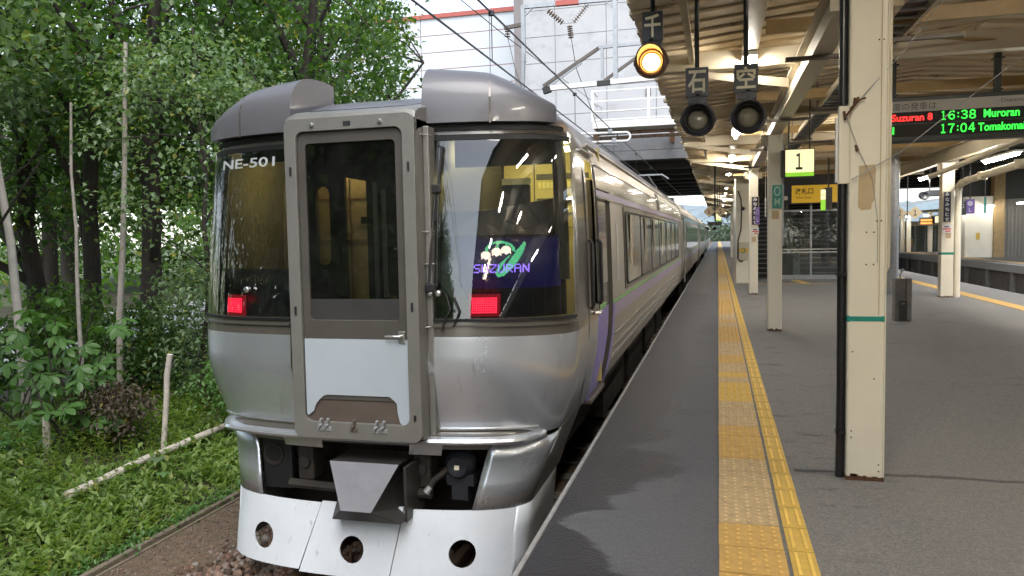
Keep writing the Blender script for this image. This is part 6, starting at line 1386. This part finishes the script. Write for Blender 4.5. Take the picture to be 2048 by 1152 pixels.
# shrub with large leaves in whorls (each leaf its own piece)
def big_leaf_mesh():
    L, W = 1.0, .46; xs = [0,.18,.42,.68,.88,1]; ws = [.03,.20,.44,.50,.30,0]
    mb = MB(); vs = []
    for x, w_ in zip(xs, ws): z = -.28*x*x; vs += [(x,-w_*W,z+.10*w_),(x,0,z),(x,w_*W,z+.10*w_)]
    mb.add(vs, [(3*i+j,3*i+j+1,3*i+j+4,3*i+j+3) for i in range(5) for j in range(2)]); o = mb.build('leaf', M['leafb'], smooth=80); me = o.data; bpy.data.objects.remove(o); return me
BL = big_leaf_mesh()
def whorl_shrub(x, y, label, whorls, R_, z0, z1, stems):
    t = thing('broadleaf_shrub', label, 'shrub', (x, y, -1.0), 'large leaved shrubs')
    for k in range(stems):
        a = random.uniform(0,6.28); mb = MB(); mb.tube(curved((x+random.uniform(-.15,.15),y,-1.0),(x+R_*.7*math.cos(a),y+R_*.5*math.sin(a),random.uniform(z0,z1)),5,.04),[.016,.014,.012,.01,.008,.006],6); mb.build('stem', M['bark'], t, smooth=60)
    for k in range(whorls):
        a = random.uniform(0,6.28); r_ = R_*math.sqrt(random.random()); hz = z0+(z1-z0)*random.random()*(1-.35*(r_/R_)**2); c = Vector((x+r_*math.cos(a), y+r_*.7*math.sin(a), hz))
        tilt = Vector((random.gauss(0,.3),random.gauss(-.35,.3),1)).normalized(); nl = random.choice((5,6,6,7)); ph = random.uniform(0,6.28)
        q = tilt.to_track_quat('Z','Y')
        for j in range(nl):
            o = bpy.data.objects.new('leaf', BL); C.objects.link(o); o.parent = t
            s = random.uniform(.125,.20); m = Matrix.Translation(c - t.location) @ q.to_matrix().to_4x4() @ Matrix.Rotation(ph+j*6.283/nl+random.gauss(0,.1),4,'Z') @ Matrix.Rotation(random.uniform(.05,.45),4,'Y') @ Matrix.Diagonal((s,s*random.uniform(.95,1.15),s,1)); o.matrix_local = m
    return t
whorl_shrub(-7.75,7.6,'large leaved shrub with whorled leaves around the crooked sapling',36,.85,-.15,.95,6)
whorl_shrub(-7.15,7.0,'lower large leaved shrub beside the short cut stump',26,.55,-.65,.15,5)
whorl_shrub(-8.9,7.9,'large leaved shrub at the far left edge under the thick birch sapling',30,.7,-.6,.55,5)

def bush(name, x, y, z, rx, ry, rz, n, per, Lr, m, label, wk=.55, spread=.09, cat='bush', up=.9):
    t = thing(name, label, cat, (x,y,bank_z(x)), None); d = rnd_dirs(n,.2); Q = np.array([x,y,z]) + d*(RNG.uniform(.2,1,n)**.5)[:,None]*np.array([rx,ry,rz])
    V, F = spray(Q, per, spread, Lr, wk, up); np_mesh('foliage', V-np.array(t.location), F, M[m], parent=t)
    for k in range(6):
        mb = MB(); q = Q[k*3 % n]; mb.tube([(x+random.gauss(0,.08),y+random.gauss(0,.08),bank_z(x)-.05),((x+q[0])/2,(y+q[1])/2,(z+q[2])/2),tuple(q)],[.014,.01,.005],5); mb.build('branch', M['bark'], t)
    return t
bush('bush',-5.75,8.4,-.25,.62,.7,.48,120,16,(.05,.085),'leafb','bright green bush beside the train corner, above the fallen log')
bush('bush',-6.9,9.4,.3,.95,.8,1.2,190,22,(.06,.10),'leaf3','loose pale green bush between the tall stake and the train',spread=.13)
bush('bush',-8.2,9.4,-.1,1.0,.8,.8,150,22,(.07,.11),'leaf','dark undergrowth bush behind the dead brush',spread=.14)
bush('bush',-9.6,9.6,0.0,1.0,.8,.9,150,22,(.07,.12),'leaf2','green undergrowth bush left of the dead brush',spread=.14)
bush('bush',-11.6,9.4,-.3,1.2,.8,.8,150,22,(.07,.12),'leaf','dark undergrowth bush at the far left',spread=.14)
bush('bush',-6.2,11.8,.4,.8,1.0,1.4,170,24,(.07,.11),'leaf2','tall undergrowth bush close behind the train',spread=.15)
bush('bush',-8.3,13.5,.2,1.4,1.0,1.2,170,24,(.08,.13),'leaf','dark bush deep in the grove by the stout tree',spread=.17)
bush('dead_brush',-6.85,7.35,-.42,.42,.3,.34,110,14,(.04,.085),'dead','heap of withered brown brush behind the fallen log',wk=.5,cat='dead brush')
bush('dead_brush',-5.95,8.9,.15,.35,.3,.6,40,9,(.04,.07),'dead','tangle of bare brown twigs beside the train corner',wk=.4,cat='dead brush')
bush('young_shrub',-7.4,6.3,-.75,.35,.3,.30,60,14,(.05,.08),'leafb','small leafy plant at the foot of the short cut stump',cat='plant')
bush('young_shrub',-7.9,5.7,-.78,.45,.4,.28,70,14,(.05,.08),'leafy','yellowish leafy plant at the lower left edge',cat='plant')
# two broad round leaves by the log
bl = thing('butterbur', 'plant with two broad round leaves in front of the fallen log', 'plant', (-5.55,6.5,-.9))
for cx, cy_, cz, s, m_ in ((-5.62,6.62,-.70,.10,'leaf3'),(-5.38,6.42,-.78,.075,'leafb'),(-5.8,6.45,-.74,.07,'leafy')):
    mb = MB(); n = 12; ring = [(cx+s*math.cos(6.283*k/n)*(1 if k else .5), cy_+s*.9*math.sin(6.283*k/n), cz-.025+.02*math.sin(3*k)) for k in range(n)]; mb.add([(cx,cy_,cz-.005)]+ring, [(0,1+k,1+(k+1)%n) for k in range(n)]); o = mb.build('leaf', M[m_], bl, smooth=80)
    mb = MB(); mb.tube([(cx,cy_,cz-.01),(cx+.01,cy_+.02,-.95)],.006,5); mb.build('stalk', M['leaf2'], bl)
# ground cover: weeds and grass on the bank
n = 6200; X = np.where(RNG.random(n) < .75, RNG.uniform(-7.6,-4.86,n), RNG.uniform(-11,-7.6,n)); Y = RNG.uniform(2.6,12.5,n)
patch = np.sin(X*3.3+1.2)+np.sin(Y*2.6)+np.sin(X*1.7-Y*2.1)+RNG.normal(0,.7,n); ok = patch > -.15; X, Y = X[ok], Y[ok]; n = len(X)
Zb = np.array([bank_z(x) for x in X]); hh = RNG.uniform(.06,.30,n)*np.clip(.55+(-4.86-X)*.6,.5,1.1)
per = 9; base_ = np.repeat(np.stack([X,Y,Zb],1),per,0); k = np.tile(np.arange(per),n)/per; H = np.repeat(hh,per)
P = base_ + np.stack([RNG.normal(0,.03,n*per),RNG.normal(0,.03,n*per),H*(.25+.75*k)],1); D = rnd_dirs(n*per,.25); U = rnd_dirs(n*per)*.4+np.array([0,0,1.]); L = RNG.uniform(.05,.125,n*per)
V, F = leaf_batch(P,D,U,L,L*RNG.uniform(.3,.6,n*per)); o = np_mesh('weeds', V, F, M['weed']); tag(o,'mixed weeds covering the bank beside the ballast','weeds',None,'stuff')
n = 900; X = RNG.uniform(-8.6,-4.95,n); Y = RNG.uniform(2.8,9.5,n); per = 16; Zb = np.array([bank_z(x) for x in X]); k = np.tile(np.arange(per),n)/per; hh = np.repeat(RNG.uniform(.2,.52,n)*np.clip(.35+(-4.9-X)*.42,.3,1.1),per)
P = np.repeat(np.stack([X,Y,Zb],1),per,0)+np.stack([RNG.normal(0,.012,n*per),RNG.normal(0,.012,n*per),hh*(.15+.85*k)],1); a = k*per*2.4+np.repeat(RNG.uniform(0,6,n),per); D = np.stack([np.cos(a),np.sin(a),RNG.uniform(.1,.7,n*per)],1); L = RNG.uniform(.05,.11,n*per)*(1.15-.5*k)
V, F = leaf_batch(P,D,rnd_dirs(n*per)*.2+np.array([0,0,1.]),L,L*.34); o = np_mesh('tall_weeds', V, F, M['leafy']); tag(o,'taller yellow green weed stalks on the bank','weeds',None,'stuff')
n = 9000; X = RNG.uniform(-8.2,-4.84,n); Y = RNG.uniform(2.6,11,n); Z = np.array([bank_z(x) for x in X]); P = np.stack([X,Y,Z],1); D = rnd_dirs(n,1.6); L = RNG.uniform(.08,.24,n); V, F = leaf_batch(P,D,rnd_dirs(n,.2),L,L*.045,fold=.1,droop=.25)
o = np_mesh('grass', V, F, M['weed']); tag(o,'tufts of grass on the bank','grass',None,'stuff')
n = 2600; X = RNG.uniform(-4.95,-4.2,n); X = np.where(X > -4.7, -4.86, X); Y = RNG.uniform(2.6,11,n); P = np.stack([X,Y,np.full(n,-1.06)],1)+RNG.normal(0,.03,(n,3)); D = rnd_dirs(n,.3); L = RNG.uniform(.03,.07,n); V, F = leaf_batch(P,D,rnd_dirs(n)*.4+np.array([0,0,1.]),L,L*.5)
o = np_mesh('edge_weeds', V, F, M['leafb']); tag(o,'low green weeds hanging over the timber edging','weeds',None,'stuff')
n = 2600; X = RNG.uniform(-9,-4.9,n); Y = RNG.uniform(3,11,n); P = np.stack([X,Y,np.array([bank_z(x) for x in X])+.012],1); D = rnd_dirs(n); D[:,2] *= .2; L = RNG.uniform(.04,.09,n); V, F = leaf_batch(P,D,rnd_dirs(n)*.3+np.array([0,0,1.]),L,L*.5)
o = np_mesh('leaf_litter', V, F, M['dead']); tag(o,'brown fallen leaves on the bank','leaf litter',None,'stuff')
# distant greenery across the road
Q = np.stack([RNG.uniform(-60,-27,1500),RNG.uniform(-30,110,1500),RNG.uniform(-1.2,5.4,1500)],1); V, F = spray(Q,16,.8,(.35,.7),.6); o = np_mesh('hedge_greenery', V, F, M['leaf2']); tag(o,'distant greenery beyond the road, seen through the grove','greenery',None,'stuff')
m_ = 5200; yy = RNG.uniform(-55,3.2,m_); Q = np.stack([np.minimum(-5.9,-6.6-RNG.exponential(3.2,m_)),yy,-1+8.5*RNG.random(m_)**1.25],1); V, F = spray(Q,16,.42,(.22,.42),.75); o = np_mesh('bank_greenery', V, F, M['leaf']); tag(o,'dense greenery along the bank behind the camera, mirrored in the windscreen','greenery',None,'stuff')
Q = np.stack([RNG.uniform(-.2,24,900),RNG.uniform(-44,-33,900),-1.6+5.2*RNG.random(900)],1); V, F = spray(Q,14,.5,(.25,.45),.7); o = np_mesh('rear_greenery', V, F, M['leaf']); tag(o,'greenery added beyond the platform end behind the camera to darken reflections','greenery',None,'stuff')  # unseen greenery added to darken what the windscreen mirrors
Q = np.stack([RNG.uniform(-30,30,500),RNG.uniform(240,330,500),RNG.uniform(-1,4,500)],1); V, F = spray(Q,14,1.6,(.8,1.6),.6); o = np_mesh('far_greenery', V, F, M['farleaf']); tag(o,'far greenery at the end of the line','greenery',None,'stuff')

# ------------------------------------------------------------------ ballast and timber edging
tb = thing('timber_edging', 'weathered timber edging between the bank and the ballast', 'edging', (-4.76, 6, -1.1))
for y0, y1 in ((-6,1.2),(1.22,4.1),(4.12,7.0),(7.02,9.9),(9.92,20)):
    mb = MB(); mb.box(-4.79+random.uniform(-.006,.006),-4.735,y0,y1,-1.2,-1.045+random.uniform(-.006,.006)); mb.build('timber', M['timber'], tb, bevel=.008)
    mb = MB(); mb.box(-4.728,-4.70,y0+.05,y1-.02,-1.2,-1.085); mb.build('timber', M['timber'], tb, bevel=.006)
def stones(X, Y, Z, S, name, label):
    n = len(X); ico = bmesh.new(); bmesh.ops.create_icosphere(ico, subdivisions=1, radius=1); bv = np.array([v.co[:] for v in ico.verts]); bf = np.array([[v.index for v in f.verts] for f in ico.faces]); ico.free()
    k = len(bv); J = 1+RNG.normal(0,.20,(n,k,1)); sc = S[:,None,None]*RNG.uniform(.6,1.25,(n,1,3)); v = bv[None]*J*sc
    a = RNG.uniform(0,6.283,n); b = RNG.uniform(0,6.283,n); ca, sa, cb, sb_ = np.cos(a)[:,None],np.sin(a)[:,None],np.cos(b)[:,None],np.sin(b)[:,None]
    x, y, z = v[...,0],v[...,1],v[...,2]; x, y = x*ca-y*sa, x*sa+y*ca; y, z = y*cb-z*sb_, y*sb_+z*cb
    v = np.stack([x+X[:,None],y+Y[:,None],z+Z[:,None]],-1).reshape(-1,3); f = (bf[None]+(np.arange(n)*k)[:,None,None]).reshape(-1,3)
    o = np_mesh(name, v, f, M['stone']); return tag(o, label, 'ballast', None, 'stuff')
n = 7500; X = RNG.uniform(-4.66,-2.0,n); Y = RNG.uniform(2.4,7.4,n); d = np.clip((X+4.25)/.6,0,1); keep = RNG.random(n) < (.08+.92*d); X, Y, d = X[keep], Y[keep], d[keep]
stones(X, Y, -1.10+.02*d+RNG.uniform(-.012,.022,len(X))*d+np.clip((X+3.6)/1.2,0,1)*.05, RNG.uniform(.02,.046,len(X))*(.45+.55*d), 'ballast', 'brown ballast stones beside and under the train')
n = 5200; X = RNG.uniform(-4.68,-3.7,n); Y = RNG.uniform(2.4,9,n); stones(X, Y, np.full(n,-1.097), RNG.uniform(.003,.009,n), 'ballast_grit', 'fine brown grit between ballast and edging')
n = 3000; X = RNG.uniform(6.8,11.3,n); Y = RNG.uniform(8,46,n); stones(X, Y, np.full(n,-1.09), RNG.uniform(.02,.045,n), 'ballast', 'dark ballast between the far tracks')
